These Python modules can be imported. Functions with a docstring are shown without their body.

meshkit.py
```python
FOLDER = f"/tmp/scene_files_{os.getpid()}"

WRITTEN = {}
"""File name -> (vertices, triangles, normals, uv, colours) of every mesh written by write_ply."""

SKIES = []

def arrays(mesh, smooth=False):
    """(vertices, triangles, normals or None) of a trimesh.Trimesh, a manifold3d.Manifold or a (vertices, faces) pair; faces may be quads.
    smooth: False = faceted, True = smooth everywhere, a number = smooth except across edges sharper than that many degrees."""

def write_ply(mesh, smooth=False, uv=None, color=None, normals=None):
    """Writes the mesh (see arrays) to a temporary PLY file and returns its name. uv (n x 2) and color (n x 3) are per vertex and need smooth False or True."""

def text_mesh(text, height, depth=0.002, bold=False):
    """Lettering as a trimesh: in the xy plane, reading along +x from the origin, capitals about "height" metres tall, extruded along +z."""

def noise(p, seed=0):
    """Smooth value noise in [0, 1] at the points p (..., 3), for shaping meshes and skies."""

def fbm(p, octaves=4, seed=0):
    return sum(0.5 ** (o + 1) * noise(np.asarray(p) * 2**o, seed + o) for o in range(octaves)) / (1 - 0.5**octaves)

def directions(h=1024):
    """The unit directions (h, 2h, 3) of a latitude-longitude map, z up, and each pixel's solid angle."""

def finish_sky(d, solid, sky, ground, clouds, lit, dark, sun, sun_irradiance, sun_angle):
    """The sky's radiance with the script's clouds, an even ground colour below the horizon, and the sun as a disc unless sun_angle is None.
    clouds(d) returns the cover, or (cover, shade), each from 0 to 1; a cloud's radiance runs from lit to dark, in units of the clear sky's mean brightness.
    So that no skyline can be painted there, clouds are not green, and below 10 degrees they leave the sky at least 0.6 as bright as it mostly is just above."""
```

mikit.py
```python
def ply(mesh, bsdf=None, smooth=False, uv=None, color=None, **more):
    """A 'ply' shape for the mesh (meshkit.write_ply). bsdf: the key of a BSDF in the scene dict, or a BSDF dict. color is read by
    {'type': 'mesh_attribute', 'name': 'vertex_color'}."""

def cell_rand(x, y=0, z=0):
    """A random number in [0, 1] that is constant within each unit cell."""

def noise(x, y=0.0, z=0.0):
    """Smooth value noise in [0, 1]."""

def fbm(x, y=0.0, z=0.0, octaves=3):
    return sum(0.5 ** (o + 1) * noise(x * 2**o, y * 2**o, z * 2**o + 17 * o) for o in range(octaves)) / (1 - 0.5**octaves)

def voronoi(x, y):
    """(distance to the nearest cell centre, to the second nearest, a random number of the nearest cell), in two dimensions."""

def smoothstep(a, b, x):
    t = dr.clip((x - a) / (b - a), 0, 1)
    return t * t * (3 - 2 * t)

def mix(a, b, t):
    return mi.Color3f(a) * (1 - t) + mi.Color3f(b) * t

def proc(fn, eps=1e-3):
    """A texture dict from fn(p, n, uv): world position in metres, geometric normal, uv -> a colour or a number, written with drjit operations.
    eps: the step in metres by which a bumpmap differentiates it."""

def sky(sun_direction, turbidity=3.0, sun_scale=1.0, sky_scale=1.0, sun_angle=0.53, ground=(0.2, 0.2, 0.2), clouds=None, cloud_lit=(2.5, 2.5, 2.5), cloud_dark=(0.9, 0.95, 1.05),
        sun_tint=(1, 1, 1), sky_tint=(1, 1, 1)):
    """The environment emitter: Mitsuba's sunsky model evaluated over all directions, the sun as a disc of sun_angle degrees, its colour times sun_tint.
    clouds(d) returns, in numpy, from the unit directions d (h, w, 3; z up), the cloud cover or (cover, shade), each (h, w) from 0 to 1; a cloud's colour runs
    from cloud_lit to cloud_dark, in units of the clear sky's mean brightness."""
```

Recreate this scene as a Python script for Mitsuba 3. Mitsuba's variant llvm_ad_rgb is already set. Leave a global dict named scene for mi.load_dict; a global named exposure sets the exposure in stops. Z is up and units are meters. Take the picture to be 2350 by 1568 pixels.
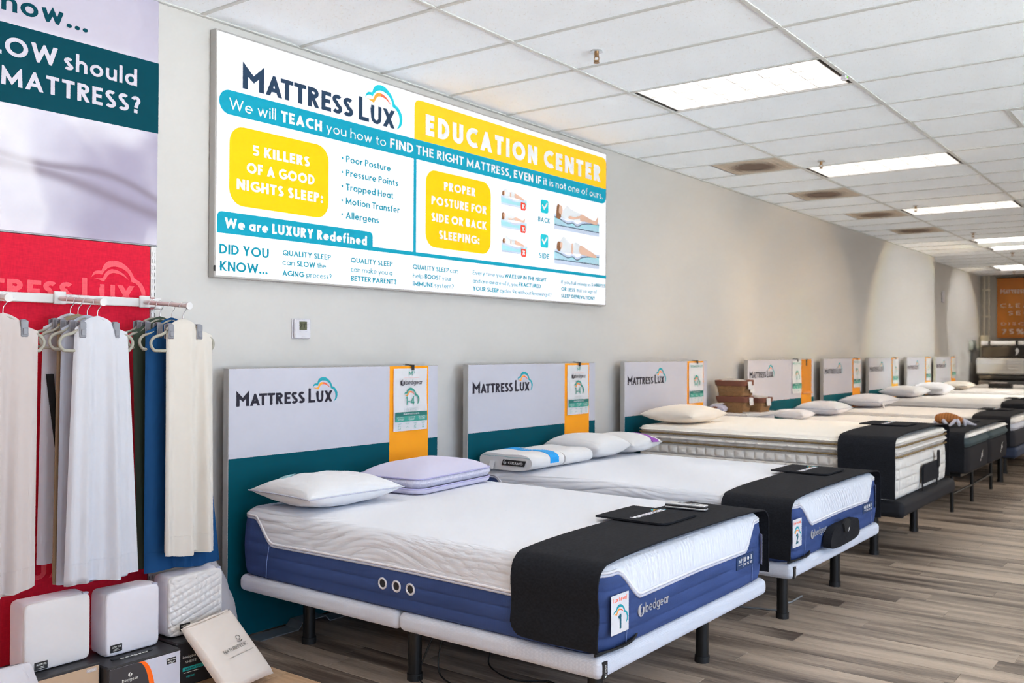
import math, random
import numpy as np
import trimesh
import shapely
from shapely import affinity
from shapely.geometry import Polygon, LineString, MultiPolygon, Point, box as sbox
from shapely.ops import unary_union
import manifold3d as m3
import drjit as dr
import mitsuba as mi
import mikit, meshkit
from mikit import proc, fbm, noise, cell_rand, smoothstep, mix

T = mi.ScalarTransform4f
random.seed(7)
RNG = np.random.default_rng(7)
scene, labels = {'type': 'scene'}, {}

# ---------------------------------------------------------------- camera, sky, exposure
EYE = np.array([3.985, 0.0, 1.445]); YAW, PITCH, ROLL, FPX = 0.6471, 0.0071, 0.0056, 2161.27
_f = np.array([-math.sin(YAW) * math.cos(PITCH), math.cos(YAW) * math.cos(PITCH), math.sin(PITCH)])
_r = np.array([math.cos(YAW), math.sin(YAW), 0.0]); _u = np.cross(_r, _f)
CAM_R = math.cos(ROLL) * _r + math.sin(ROLL) * _u
CAM_U = -math.sin(ROLL) * _r + math.cos(ROLL) * _u
CAM_F = _f
scene['camera'] = {'type': 'thinlens', 'fov_axis': 'x', 'fov': math.degrees(2 * math.atan(1175 / FPX)),
                   'aperture_radius': 0.0045, 'focus_distance': 4.1, 'near_clip': 0.05, 'far_clip': 200.0,
                   'to_world': T().look_at(origin=EYE.tolist(), target=(EYE + CAM_F).tolist(), up=CAM_U.tolist())}
exposure = 0.35
SKY = 20.0
scene['sky'] = mikit.sky((0.35, 0.75, 0.6), turbidity=4.0, sun_scale=SKY * 5.0, sun_angle=None, sky_tint=(0.9, 1.0, 1.1), sun_tint=(.86, 1.0, 1.16), sky_scale=SKY, ground=(0.36, 0.41, 0.48),
                         clouds=lambda d: (np.full(d.shape[:2], 0.85), 0.35 * np.ones(d.shape[:2])), cloud_lit=(.98, 1.32, 1.80), cloud_dark=(0.66, .92, 1.28))
LAMP = 5.0          # radiance of the ceiling lamps' lenses
SPOT = 300.0         # intensity of the warm wall spots
SIGN = 0.40         # radiance of the light box's white face

H = 3.059           # ceiling height
YB = 22.3           # back wall
XR = 8.0            # right wall
YF = -5.0           # shop front

# ---------------------------------------------------------------- helpers
def lin(v): return v / 12.92 if v <= 0.04045 else ((v + 0.055) / 1.055) ** 2.4
def col(h): return [lin(int(h[i:i + 2], 16) / 255) for i in (0, 2, 4)]
def rgb(c): return {'type': 'rgb', 'value': [float(x) for x in (col(c) if isinstance(c, str) else c)]}
def mat(name, c, rough=0.6, metal=0.0, bump=None, scale=1.0, spec=0.5, sheen=0.0, eps=1e-3):
    base = c if isinstance(c, dict) else rgb(c)
    d = {'type': 'principled', 'base_color': base, 'roughness': rough, 'metallic': metal, 'specular': spec}
    if sheen: d['sheen'] = sheen
    if bump is not None: d = {'type': 'bumpmap', 'arbitrary': proc(bump, eps), 'scale': scale, 'bsdf': d}
    scene['mat_' + name] = {'type': 'twosided', 'bsdf': d}
    return 'mat_' + name
def name(n):
    if n not in USED: USED.add(n); return n
    i = 1
    while f'{n}_{i:03d}' in USED: i += 1
    USED.add(f'{n}_{i:03d}'); return f'{n}_{i:03d}'
USED = set()
def thing(n, label, cat, group=None):
    k = name(n); labels[k] = {'label': label, 'category': cat}
    if group: labels[k]['group'] = group
    return k
def struct(n, mesh, m, smooth=False):
    k = name(n); labels[k] = {'kind': 'structure'}
    if mesh is not None: scene[k] = mikit.ply(mesh, m, smooth)
    return k
def part(parent, n, mesh, m, smooth=False, label=None, kind=None, **kw):
    k = name(parent + '__' + n)
    scene[k] = mikit.ply(mesh, m, smooth, **kw)
    if label or kind:
        labels[k] = {}
        if label: labels[k]['label'] = label
        if kind: labels[k]['kind'] = kind
    return k
def whole(key, mesh, m, smooth=False, **kw): scene[key] = mikit.ply(mesh, m, smooth, **kw); return key
def put(parent, n, shape, to_world):
    k = name(parent + '__' + n); scene[k] = {**shape, 'to_world': to_world}; return k
def cat(ms): return trimesh.util.concatenate([as_tm(m) for m in ms])
def as_tm(m):
    if hasattr(m, 'to_mesh'):
        q = m.to_mesh(); return trimesh.Trimesh(q.vert_properties[:, :3], q.tri_verts, process=False)
    return m
def hull(pts): return as_tm(m3.Manifold.hull_points(np.asarray(pts, float)))
def cbox(x0, x1, y0, y1, z0, z1, b=0.0):
    """box with chamfered edges"""
    if b <= 0: 
        return trimesh.creation.box(bounds=[[x0, y0, z0], [x1, y1, z1]])
    b = min(b, (x1 - x0) / 2.01, (y1 - y0) / 2.01, (z1 - z0) / 2.01); P = []
    for x, sx in ((x0, 1), (x1, -1)):
        for y, sy in ((y0, 1), (y1, -1)):
            for z, sz in ((z0, 1), (z1, -1)):
                P += [(x + sx * b, y + sy * b, z), (x + sx * b, y, z + sz * b), (x, y + sy * b, z + sz * b)]
    return hull(P)
SPH = trimesh.creation.icosphere(2).vertices
def rbox(x0, x1, y0, y1, z0, z1, r):
    P = [np.array([x, y, z]) + SPH * r for x in (x0 + r, x1 - r) for y in (y0 + r, y1 - r) for z in (z0 + r, z1 - r)]
    return hull(np.vstack(P))
def cyl(p, q, r, n=20, r2=None):
    p, q = np.array(p, float), np.array(q, float); d = q - p; L = np.linalg.norm(d); d /= L
    a = np.cross(d, [0, 0, 1.0] if abs(d[2]) < .9 else [1.0, 0, 0]); a /= np.linalg.norm(a); c = np.cross(d, a)
    t = np.linspace(0, 2 * np.pi, n, endpoint=False); r2 = r if r2 is None else r2
    ring = np.cos(t)[:, None] * a + np.sin(t)[:, None] * c
    return hull(np.vstack([p + ring * r, q + ring * r2]))
def tube(path, r, n=8, closed=False):
    P = np.asarray(path, float); m = len(P); rr = np.broadcast_to(r, (m,))
    tan = (np.roll(P, -1, 0) - np.roll(P, 1, 0)) if closed else np.gradient(P, axis=0)
    tan /= np.linalg.norm(tan, axis=1, keepdims=True)
    up = np.array([0.31, 0.17, 0.93]); V = []
    a = np.cross(tan[0], up); a /= np.linalg.norm(a)
    for i in range(m):
        a = a - tan[i] * (a @ tan[i]); a /= np.linalg.norm(a); c = np.cross(tan[i], a)
        t = np.linspace(0, 2 * np.pi, n, endpoint=False)
        V.append(P[i] + rr[i] * (np.cos(t)[:, None] * a + np.sin(t)[:, None] * c))
    V = np.vstack(V); F = []
    for i in range(m if closed else m - 1):
        j = (i + 1) % m
        for k in range(n):
            l = (k + 1) % n; F += [(i * n + k, i * n + l, j * n + l), (i * n + k, j * n + l, j * n + k)]
    if not closed:
        V = np.vstack([V, P[0], P[-1]]); s = len(V) - 2
        for k in range(n):
            l = (k + 1) % n; F += [(s, l, k), (s + 1, (m - 1) * n + k, (m - 1) * n + l)]
    return trimesh.Trimesh(V, F, process=False)
def spline(P, n=8, closed=False):
    P = np.asarray(P, float); Q = np.vstack([P[-1], P, P[:2]]) if closed else np.vstack([2 * P[0] - P[1], P, 2 * P[-1] - P[-2]])
    out = []
    for i in range(1, len(Q) - 2):
        t = np.linspace(0, 1, n, endpoint=False)[:, None]
        a, b, c_, d = Q[i - 1], Q[i], Q[i + 1], Q[i + 2]
        out.append(0.5 * (2 * b + (c_ - a) * t + (2 * a - 5 * b + 4 * c_ - d) * t ** 2 + (3 * b - a - 3 * c_ + d) * t ** 3))
    if not closed: out.append(P[-1:])
    return np.vstack(out)
def solid(G, th, closed_u=False):
    """thick sheet from a grid of points (n, m, 3)"""
    n, m = G.shape[:2]
    du, dv = np.gradient(G, axis=0), np.gradient(G, axis=1)
    N = np.cross(du, dv); N /= np.maximum(np.linalg.norm(N, axis=2, keepdims=True), 1e-9)
    A, B = (G + N * th / 2).reshape(-1, 3), (G - N * th / 2).reshape(-1, 3); o = n * m; F = []
    ix = lambda i, j: i * m + j
    for i in range(n - 1):
        for j in range(m - 1):
            a, b, c_, d = ix(i, j), ix(i + 1, j), ix(i + 1, j + 1), ix(i, j + 1)
            F += [(a, b, c_), (a, c_, d), (o + a, o + c_, o + b), (o + a, o + d, o + c_)]
    edge = [ix(i, 0) for i in range(n)] + [ix(n - 1, j) for j in range(1, m)] + [ix(i, m - 1) for i in range(n - 2, -1, -1)] + [ix(0, j) for j in range(m - 2, 0, -1)]
    for k in range(len(edge)):
        a, b = edge[k], edge[(k + 1) % len(edge)]; F += [(a, o + a, o + b), (a, o + b, b)]
    t = trimesh.Trimesh(np.vstack([A, B]), F, process=False)
    return t
def rings(R, cap0=False, cap1=False):
    """surface through closed rings (k, n, 3)"""
    R = np.asarray(R, float); k, n = R.shape[:2]; V = R.reshape(-1, 3); F = []
    i, j = np.meshgrid(np.arange(k - 1), np.arange(n), indexing='ij'); i, j = i.ravel(), j.ravel(); l = (j + 1) % n
    F = np.vstack([np.c_[i * n + j, i * n + l, (i + 1) * n + l], np.c_[i * n + j, (i + 1) * n + l, (i + 1) * n + j]])
    if cap0: V = np.vstack([V, R[0].mean(0)]); s = len(V) - 1; q = np.arange(n); F = np.vstack([F, np.c_[np.full(n, s), (q + 1) % n, q]])
    if cap1: V = np.vstack([V, R[-1].mean(0)]); s = len(V) - 1; q = np.arange(n) + (k - 1) * n; F = np.vstack([F, np.c_[np.full(n, s), q, (np.arange(n) + 1) % n + (k - 1) * n]])
    return trimesh.Trimesh(V, F, process=False)
def place(mesh, O, ex, ey, ez=None):
    ex, ey = np.array(ex, float), np.array(ey, float); ez = np.cross(ex, ey) if ez is None else np.array(ez, float)
    M = np.eye(4); M[:3, 0], M[:3, 1], M[:3, 2], M[:3, 3] = ex, ey, ez, O
    m = mesh.copy(); m.apply_transform(M); return m
def extr(g, depth):
    g = g.buffer(0); gs = [x for x in getattr(g, 'geoms', [g]) if x.area > 1e-10]
    return cat([trimesh.creation.extrude_polygon(x, depth, engine='earcut') for x in gs])
YZ = ((0, 1, 0), (0, 0, 1))            # a print facing +x
XZ = ((1, 0, 0), (0, 0, 1))            # a print facing -y
def pr(g, O, depth=0.001, frame=YZ): return place(extr(g, depth), O, *frame)
def rrect(x0, x1, y0, y1, r, q=6, corners=None):
    r = min(r, (x1 - x0) / 2 - 1e-6, (y1 - y0) / 2 - 1e-6)
    g = sbox(x0 + r, y0 + r, x1 - r, y1 - r).buffer(r, quad_segs=q)
    if corners is not None:            # which corners stay square: bl, br, tr, tl
        for on, (a, b) in zip(corners, ((x0, y0), (x1 - r, y0), (x1 - r, y1 - r), (x0, y1 - r))):
            if on: g = g.union(sbox(a, b, a + r, b + r))
    return g

# ---------------------------------------------------------------- lettering: geometric sans drawn with strokes
def arc(cx, cy, rx, ry, a0, a1, n=14):
    if abs(a1 - a0) == 360: a1 += 9
    t = np.radians(np.linspace(a0, a1, n)); return [(cx + rx * math.cos(a), cy + ry * math.sin(a)) for a in t]
def glyph(c, h):
    """strokes [(points, extended ends)] and width of a letter; cap height 1, stroke half width h"""
    t, b, X = 1 - h, h, 0.70; x = X - h; S = []
    def s(*p, e=1): S.append((list(p), e))
    def z(p, e=0): S.append((p, e))
    if c == 'A': w = .80; s((h * .95, 0), (w / 2, 1 - 1.3 * h), (w - h * .95, 0)); s((.2, .27 + h * .3), (w - .2, .27 + h * .3), e=0)
    elif c == 'B': w = .58; z([(h, b), (h, t), (.30, t)] + arc(w - .27, .76, .24 - h * .6, .24 - h, 90, -90)[1:] + [(h, .52)]); z([(h, b), (.30, b)] + arc(w - .27, .26, .27 - h, .26 - h, -90, 90)[1:] + [(h, .52)])
    elif c == 'C': w = .74; z(arc(.5, .5, .5 - h, .5 - h, 55, 305, 20))
    elif c == 'D': w = .72; z([(h, b), (h, t), (.24, t)] + arc(.24, .5, w - .24 - h, .5 - h, 90, -90, 18)[1:] + [(h, b)])
    elif c == 'E': w = .52; z([(w, t), (h, t), (h, b), (w, b)]); z([(h, .51), (w * .9, .51)])
    elif c == 'F': w = .50; z([(w, t), (h, t), (h, 0)]); z([(h, .49), (w * .9, .49)])
    elif c == 'G': w = .84; z(arc(.5, .5, .5 - h, .5 - h, 50, 352, 24)); z([(.5, .46), (w - h * .3, .46)])
    elif c == 'H': w = .70; s((h, 0), (h, 1)); s((w - h, 0), (w - h, 1)); z([(h, .51), (w - h, .51)])
    elif c == 'I': w = 2 * h; s((h, 0), (h, 1))
    elif c == 'J': w = .42; z([(w - h, 1), (w - h, .25)] + arc(w - h - .22, .25, .22, .25 - h, 0, -110)[1:])
    elif c == 'K': w = .66; s((h, 0), (h, 1)); s((w - h, 1), (h * 1.6, .46)); s((h * 2.2, .5), (w - h * .8, 0))
    elif c == 'L': w = .48; z([(h, 1), (h, b), (w, b)])
    elif c == 'M': w = .92; s((h, 0), (h + .02, 1 - 2.2 * h), (w / 2, .22), (w - h - .02, 1 - 2.2 * h), (w - h, 0))
    elif c == 'N': w = .74; s((h, 0), (h, 1 - h * .3), (w - h, h * .3), (w - h, 1))
    elif c == 'O': w = .98; z(arc(.49, .5, .49 - h, .5 - h, 0, 360, 30))
    elif c == 'P': w = .56; s((h, 0), (h, 1)); z([(h, t), (.28, t)] + arc(w - .28, .72, .28 - h, .28 - h, 90, -90)[1:] + [(h, .44 + h)])
    elif c == 'Q': w = .98; z(arc(.49, .5, .49 - h, .5 - h, 0, 360, 30)); s((.55, .3), (.9, 0))
    elif c == 'R': w = .60; s((h, 0), (h, 1)); z([(h, t), (.28, t)] + arc(w - .29, .73, .27 - h, .27 - h, 90, -90)[1:] + [(h, .46 + h)]); s((.27, .46), (w - h * .9, 0))
    elif c == 'S': w = .54; z(arc(w / 2 + .01, .74, .245 - h * .7, .26 - h, 35, 250, 14) + arc(w / 2 - .01, .27, .265 - h * .7, .27 - h, 75, -145, 14))
    elif c == 'T': w = .60; z([(0, t), (w, t)]); s((w / 2, 0), (w / 2, t - h * .2))
    elif c == 'U': w = .68; z([(h, 1), (h, w / 2)] + arc(w / 2, w / 2, w / 2 - h, w / 2 - h, 180, 360, 16) + [(w - h, 1)])
    elif c == 'V': w = .78; s((h * .95, 1), (w / 2, 1.3 * h), (w - h * .95, 1))
    elif c == 'W': w = 1.16; s((h * .9, 1), (w * .27, 1.5 * h), (w / 2, 1 - 1.7 * h), (w * .73, 1.5 * h), (w - h * .9, 1))
    elif c == 'X': w = .70; s((h * 1.1, 0), (w - h * 1.1, 1)); s((h * 1.1, 1), (w - h * 1.1, 0))
    elif c == 'Y': w = .70; s((h, 1), (w / 2, .45), (w - h, 1)); s((w / 2, .47), (w / 2, 0))
    elif c == 'Z': w = .62; z([(.02, t), (w - h * 1.6, t), (h * 1.6, b), (w, b)])
    elif c == '0': w = .62; z(arc(w / 2, .5, w / 2 - h, .5 - h, 0, 360, 26))
    elif c == '1': w = .34; s((w - h, 0), (w - h, 1)); z([(w - h, t), (0, .78)])
    elif c == '2': w = .56; z(arc(w / 2, .71, w / 2 - h, .29 - h, 170, -35, 14) + [(h * 1.3, b), (w, b)])
    elif c == '3': w = .56; z(arc(w / 2 - .02, .75, w / 2 - h - .02, .25 - h, 140, -85, 14)); z(arc(w / 2 - .02, .28, w / 2 - h, .28 - h, 85, -150, 16))
    elif c == '4': w = .62; s((w * .72, 0), (w * .72, 1)); z([(w * .72, t), (h, .27), (w, .27)])
    elif c == '5': w = .56; z([(w * .92, t), (.12, t), (.10, .56)] + arc(w / 2 - .03, .32, w / 2 + .03 - h, .32 - h, 110, -150, 16))
    elif c == '6': w = .6; z(arc(w / 2, .31, w / 2 - h, .31 - h, 0, 360, 24)); z(arc(w * .95, .31, w * .95 - h, .69 - h, 180, 112, 10))
    elif c == '7': w = .56; z([(0, t), (w - h * 1.3, t)]); s((w - h * 1.2, t), (w * .3, 0))
    elif c == '8': w = .58; z(arc(w / 2, .75, w / 2 - h - .02, .25 - h * .8, 0, 360, 22)); z(arc(w / 2, .27, w / 2 - h, .27 - h, 0, 360, 22))
    elif c == '9': w = .6; z(arc(w / 2, .69, w / 2 - h, .31 - h, 0, 360, 24)); z(arc(w * .05, .69, w * .95 - h, .69 - h, 0, -68, 10))
    elif c == 'a': w = .66; z(arc(.33, X / 2, .33 - h, X / 2 - h, 0, 360, 24)); z([(w - h, X), (w - h, 0)])
    elif c == 'b': w = .66; z(arc(.33, X / 2, .33 - h, X / 2 - h, 0, 360, 24)); z([(h, 1.06), (h, 0)])
    elif c == 'c': w = .54; z(arc(.34, X / 2, .34 - h, X / 2 - h, 50, 310, 18))
    elif c == 'd': w = .66; z(arc(.33, X / 2, .33 - h, X / 2 - h, 0, 360, 24)); z([(w - h, 1.06), (w - h, 0)])
    elif c == 'e': w = .64; z([(h, X / 2)] + [(w - h, X / 2)] + arc(.32, X / 2, .32 - h, X / 2 - h, 0, 315, 22)[1:])
    elif c == 'f': w = .38; z([(.17, 0), (.17, .80)] + arc(.17 + .17, .80, .17, .26 - h, 180, 75, 8)[1:]); z([(0, x), (w - .02, x)])
    elif c == 'g': w = .66; z(arc(.33, X / 2, .33 - h, X / 2 - h, 0, 360, 24)); z([(w - h, X), (w - h, -.02)] + arc(.33, -.02, .33 - h, .26 - h, 0, -150, 12)[1:])
    elif c == 'h': w = .58; z([(h, 1.06), (h, 0)]); z([(h, .38)] + arc(w / 2, X - w / 2 + .0, w / 2 - h, w / 2 - h, 180, 0, 14) + [(w - h, 0)])
    elif c == 'i': w = 2 * h; z([(h, X), (h, 0)]); z([(h, .84), (h, .84 + 2 * h)])
    elif c == 'k': w = .54; z([(h, 1.06), (h, 0)]); z([(w - h * .8, X), (h * 1.3, .33)]); z([(h * 2, .36), (w - h * .6, 0)])
    elif c == 'l': w = 2 * h; z([(h, 1.06), (h, 0)])
    elif c == 'm': w = .94; z([(h, X), (h, 0)]); q = (w - 2 * h) / 4; [z([(h + 2 * q * k, .4)] + arc(h + q * (1 + 2 * k), X - q - h, q, q, 180, 0, 12) + [(h + 2 * q * (k + 1), 0)]) for k in (0, 1)]
    elif c == 'n': w = .58; z([(h, X), (h, 0)]); z([(h, .38)] + arc(w / 2, X - w / 2, w / 2 - h, w / 2 - h, 180, 0, 14) + [(w - h, 0)])
    elif c == 'o': w = .68; z(arc(.34, X / 2, .34 - h, X / 2 - h, 0, 360, 24))
    elif c == 'p': w = .66; z(arc(.33, X / 2, .33 - h, X / 2 - h, 0, 360, 24)); z([(h, X), (h, -.28)])
    elif c == 'r': w = .38; z([(h, X), (h, 0)]); z([(h, .36)] + arc(h + .24, .38, .24, X - .38 - h, 180, 75, 10))
    elif c == 's': w = .44; z(arc(w / 2 + .01, .52, .20 - h * .6, .18 - h * .9, 35, 250, 12) + arc(w / 2 - .01, .185, .21 - h * .6, .185 - h * .9, 75, -145, 12))
    elif c == 't': w = .38; z([(.17, .94), (.17, .2)] + arc(.17 + .15, .2, .15, .2 - h, 180, 280, 8)[1:]); z([(0, x), (w - .02, x)])
    elif c == 'u': w = .58; z([(h, X), (h, w / 2)] + arc(w / 2, w / 2, w / 2 - h, w / 2 - h, 180, 360, 14) + [(w - h, X)]); z([(w - h, X), (w - h, 0)])
    elif c == 'v': w = .58; z([(h, X), (w / 2, h * .8), (w - h, X)])
    elif c == 'w': w = .88; z([(h, X), (w * .28, h), (w / 2, X - h * 1.2), (w * .72, h), (w - h, X)])
    elif c == 'x': w = .56; z([(h, X), (w - h, 0)]); z([(w - h, X), (h, 0)])
    elif c == 'y': w = .58; z([(h, X), (w / 2 + .01, h * .6)]); z([(w - h, X), (w * .28, -.28)])
    elif c == '.': w = 2.4 * h; z([(1.2 * h, 0), (1.2 * h, 2.4 * h)])
    elif c == ',': w = 2.4 * h; z([(1.4 * h, 2.2 * h), (.8 * h, -.13)])
    elif c == ':': w = 2.4 * h; z([(1.2 * h, 0), (1.2 * h, 2.4 * h)]); z([(1.2 * h, .48), (1.2 * h, .48 + 2.4 * h)])
    elif c == '?': w = .5; z(arc(w / 2, .74, w / 2 - h, .26 - h, 165, -60, 12) + [(w / 2, .3)]); z([(w / 2, 0), (w / 2, 2.3 * h)])
    elif c == "'": w = 2 * h; z([(h, 1), (h, .75)])
    elif c == '-': w = .34; z([(0, .4), (w, .4)])
    elif c == '%': w = .9; s((.2, 0), (.7, 1)); z(arc(.2, .76, .19 - h * .7, .24 - h * .7, 0, 360, 16)); z(arc(.7, .24, .19 - h * .7, .24 - h * .7, 0, 360, 16))
    elif c == '/': w = .4; s((h, 0), (w - h, 1))
    else: w = .3
    return S, w
_G = {}
def glyph_shape(c, h):
    k = (c, round(h, 4))
    if k not in _G:
        S, w = glyph(c, h); out = []
        if c in '.:': out = [Point(1.25 * h, 1.25 * h + d).buffer(1.25 * h, 8) for d in ((0,) if c == '.' else (0, .46))]; S = []
        for P, e in S:
            P = np.array(P, float)
            if e:
                for i, j in ((0, 1), (-1, -2)):
                    d = P[i] - P[j]; P[i] = P[i] + d / np.linalg.norm(d) * 2.2 * h
            g = LineString(P).buffer(h, cap_style='flat', join_style='mitre', mitre_limit=6)
            if e or c in 'vwx': g = g.intersection(sbox(-1, 0, 3, 1))
            out.append(g)
        _G[k] = (unary_union(out) if out else None, w)
    return _G[k]
def line(txt, h=0.09, gap=0.13):
    """(shape, width) of one line of text, cap height 1, starting at x = 0"""
    x, out = 0.0, []
    for c in txt:
        if c == ' ': x += .30; continue
        g, w = glyph_shape(c, h)
        if g is not None: out.append(affinity.translate(g, x, 0))
        x += w + gap
    return unary_union(out), x - gap
def text(txt, x0, x1, y, ch, h=0.09, gap=0.13):
    """text fitted from x0 to x1 on the baseline y with cap height ch"""
    g, w = line(txt, h, gap); b = g.bounds
    return affinity.translate(affinity.scale(affinity.translate(g, -b[0], 0), (x1 - x0) / (b[2] - b[0]), ch, origin=(0, 0)), x0, y)
def textn(txt, x, y, ch, h=0.09, gap=0.13, mid=False):
    g, w = line(txt, h, gap); return affinity.translate(affinity.scale(g, ch, ch, origin=(0, 0)), x - (w * ch / 2 if mid else 0), y)

def _sp(*segs): return np.vstack([spline(s, 5) for s in segs])
CLOUD = Polygon(_sp([(1.005, 1.101), (1.016, 1.124), (1.034, 1.135), (1.059, 1.136)], [(1.060, 1.138), (1.072, 1.166), (1.096, 1.187), (1.129, 1.194), (1.166, 1.188), (1.2, 1.169), (1.228, 1.141), (1.247, 1.105)],
                    [(1.248, 1.104), (1.275, 1.092), (1.298, 1.068), (1.311, 1.037), (1.307, 1.0), (1.29, .976), (1.264, .962)], [(1.265, .964), (1.281, .986), (1.288, 1.012), (1.286, 1.034), (1.275, 1.058), (1.255, 1.078), (1.229, 1.087)],
                    [(1.228, 1.088), (1.221, 1.115), (1.2, 1.141), (1.165, 1.158), (1.125, 1.162), (1.095, 1.151), (1.075, 1.133), (1.063, 1.115)], [(1.062, 1.115), (1.04, 1.119), (1.02, 1.112), (1.006, 1.1)])).buffer(0)
ARC = Polygon(_sp([(1.018, 1.097), (1.045, 1.095), (1.068, 1.100)], [(1.069, 1.101), (1.080, 1.124), (1.10, 1.141), (1.125, 1.147), (1.16, 1.139), (1.19, 1.121), (1.213, 1.096)],
                  [(1.212, 1.096), (1.186, 1.113), (1.16, 1.124), (1.125, 1.128), (1.102, 1.119), (1.088, 1.102), (1.074, 1.080)], [(1.073, 1.080), (1.05, 1.087), (1.019, 1.096)])).buffer(0)
def shop_logo(x, y, k):
    """the shop's logo with the M's foot at (x, y); k = 1 is its size on the light box. dark lettering, cloud, two pieces of the arc"""
    M = affinity.scale(Polygon([(0, 0), (0, 1), (.504, .55), (1, 1), (1, 0), (.77, 0), (.77, .5), (.526, .29), (.24, .48), (.24, 0)]), .131, .134, origin=(0, 0))
    D = [M]; o, h = .159, .102
    for c, a, b in (('A', .302, .407), ('T', .398, .481), ('T', .487, .569), ('R', .581, .661), ('E', .677, .746), ('S', .756, .828), ('S', .837, .911), ('U', 1.045, 1.135), ('X', 1.148, 1.247)):
        D.append(text(c, a - o, b - o, 0, .105, h))
    D.append(text('L', .955 - o, 1.035 - o, 0, .133, .082))
    f = lambda g: affinity.translate(affinity.scale(g, k, k, origin=(0, 0)), x, y)
    sh = lambda g: affinity.translate(g, -o, -.960)
    return f(unary_union(D)), f(sh(CLOUD)), f(sh(ARC.intersection(sbox(0, 0, 1.13, 2)))), f(sh(ARC.intersection(sbox(1.13, 0, 2, 2))))
def cloud_at(cx, y0, wd):
    """the cloud alone, wd wide, centred on cx, its foot on y0"""
    k = wd / .306; f = lambda g: affinity.translate(affinity.scale(affinity.translate(g, -1.158, -.962), k, k, origin=(0, 0)), cx, y0)
    return f(CLOUD), f(ARC.intersection(sbox(0, 0, 1.13, 2))), f(ARC.intersection(sbox(1.13, 0, 2, 2)))
def swirl(cx, cy, r):
    o = Point(0, 0).buffer(1, 12); a = o.difference(affinity.translate(affinity.scale(o, .80, .92), .30, .02)); b = Point(0, 0).buffer(.58, 10).difference(affinity.translate(affinity.scale(o, .44, .52), .22, .02))
    g = unary_union([a, affinity.rotate(a, 180, (0, 0)).intersection(sbox(0, -1, 1, .45)), b.intersection(sbox(-1, -1, .1, .5))]).buffer(0)
    return affinity.translate(affinity.scale(g, r, r, origin=(0, 0)), cx, cy)
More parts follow.
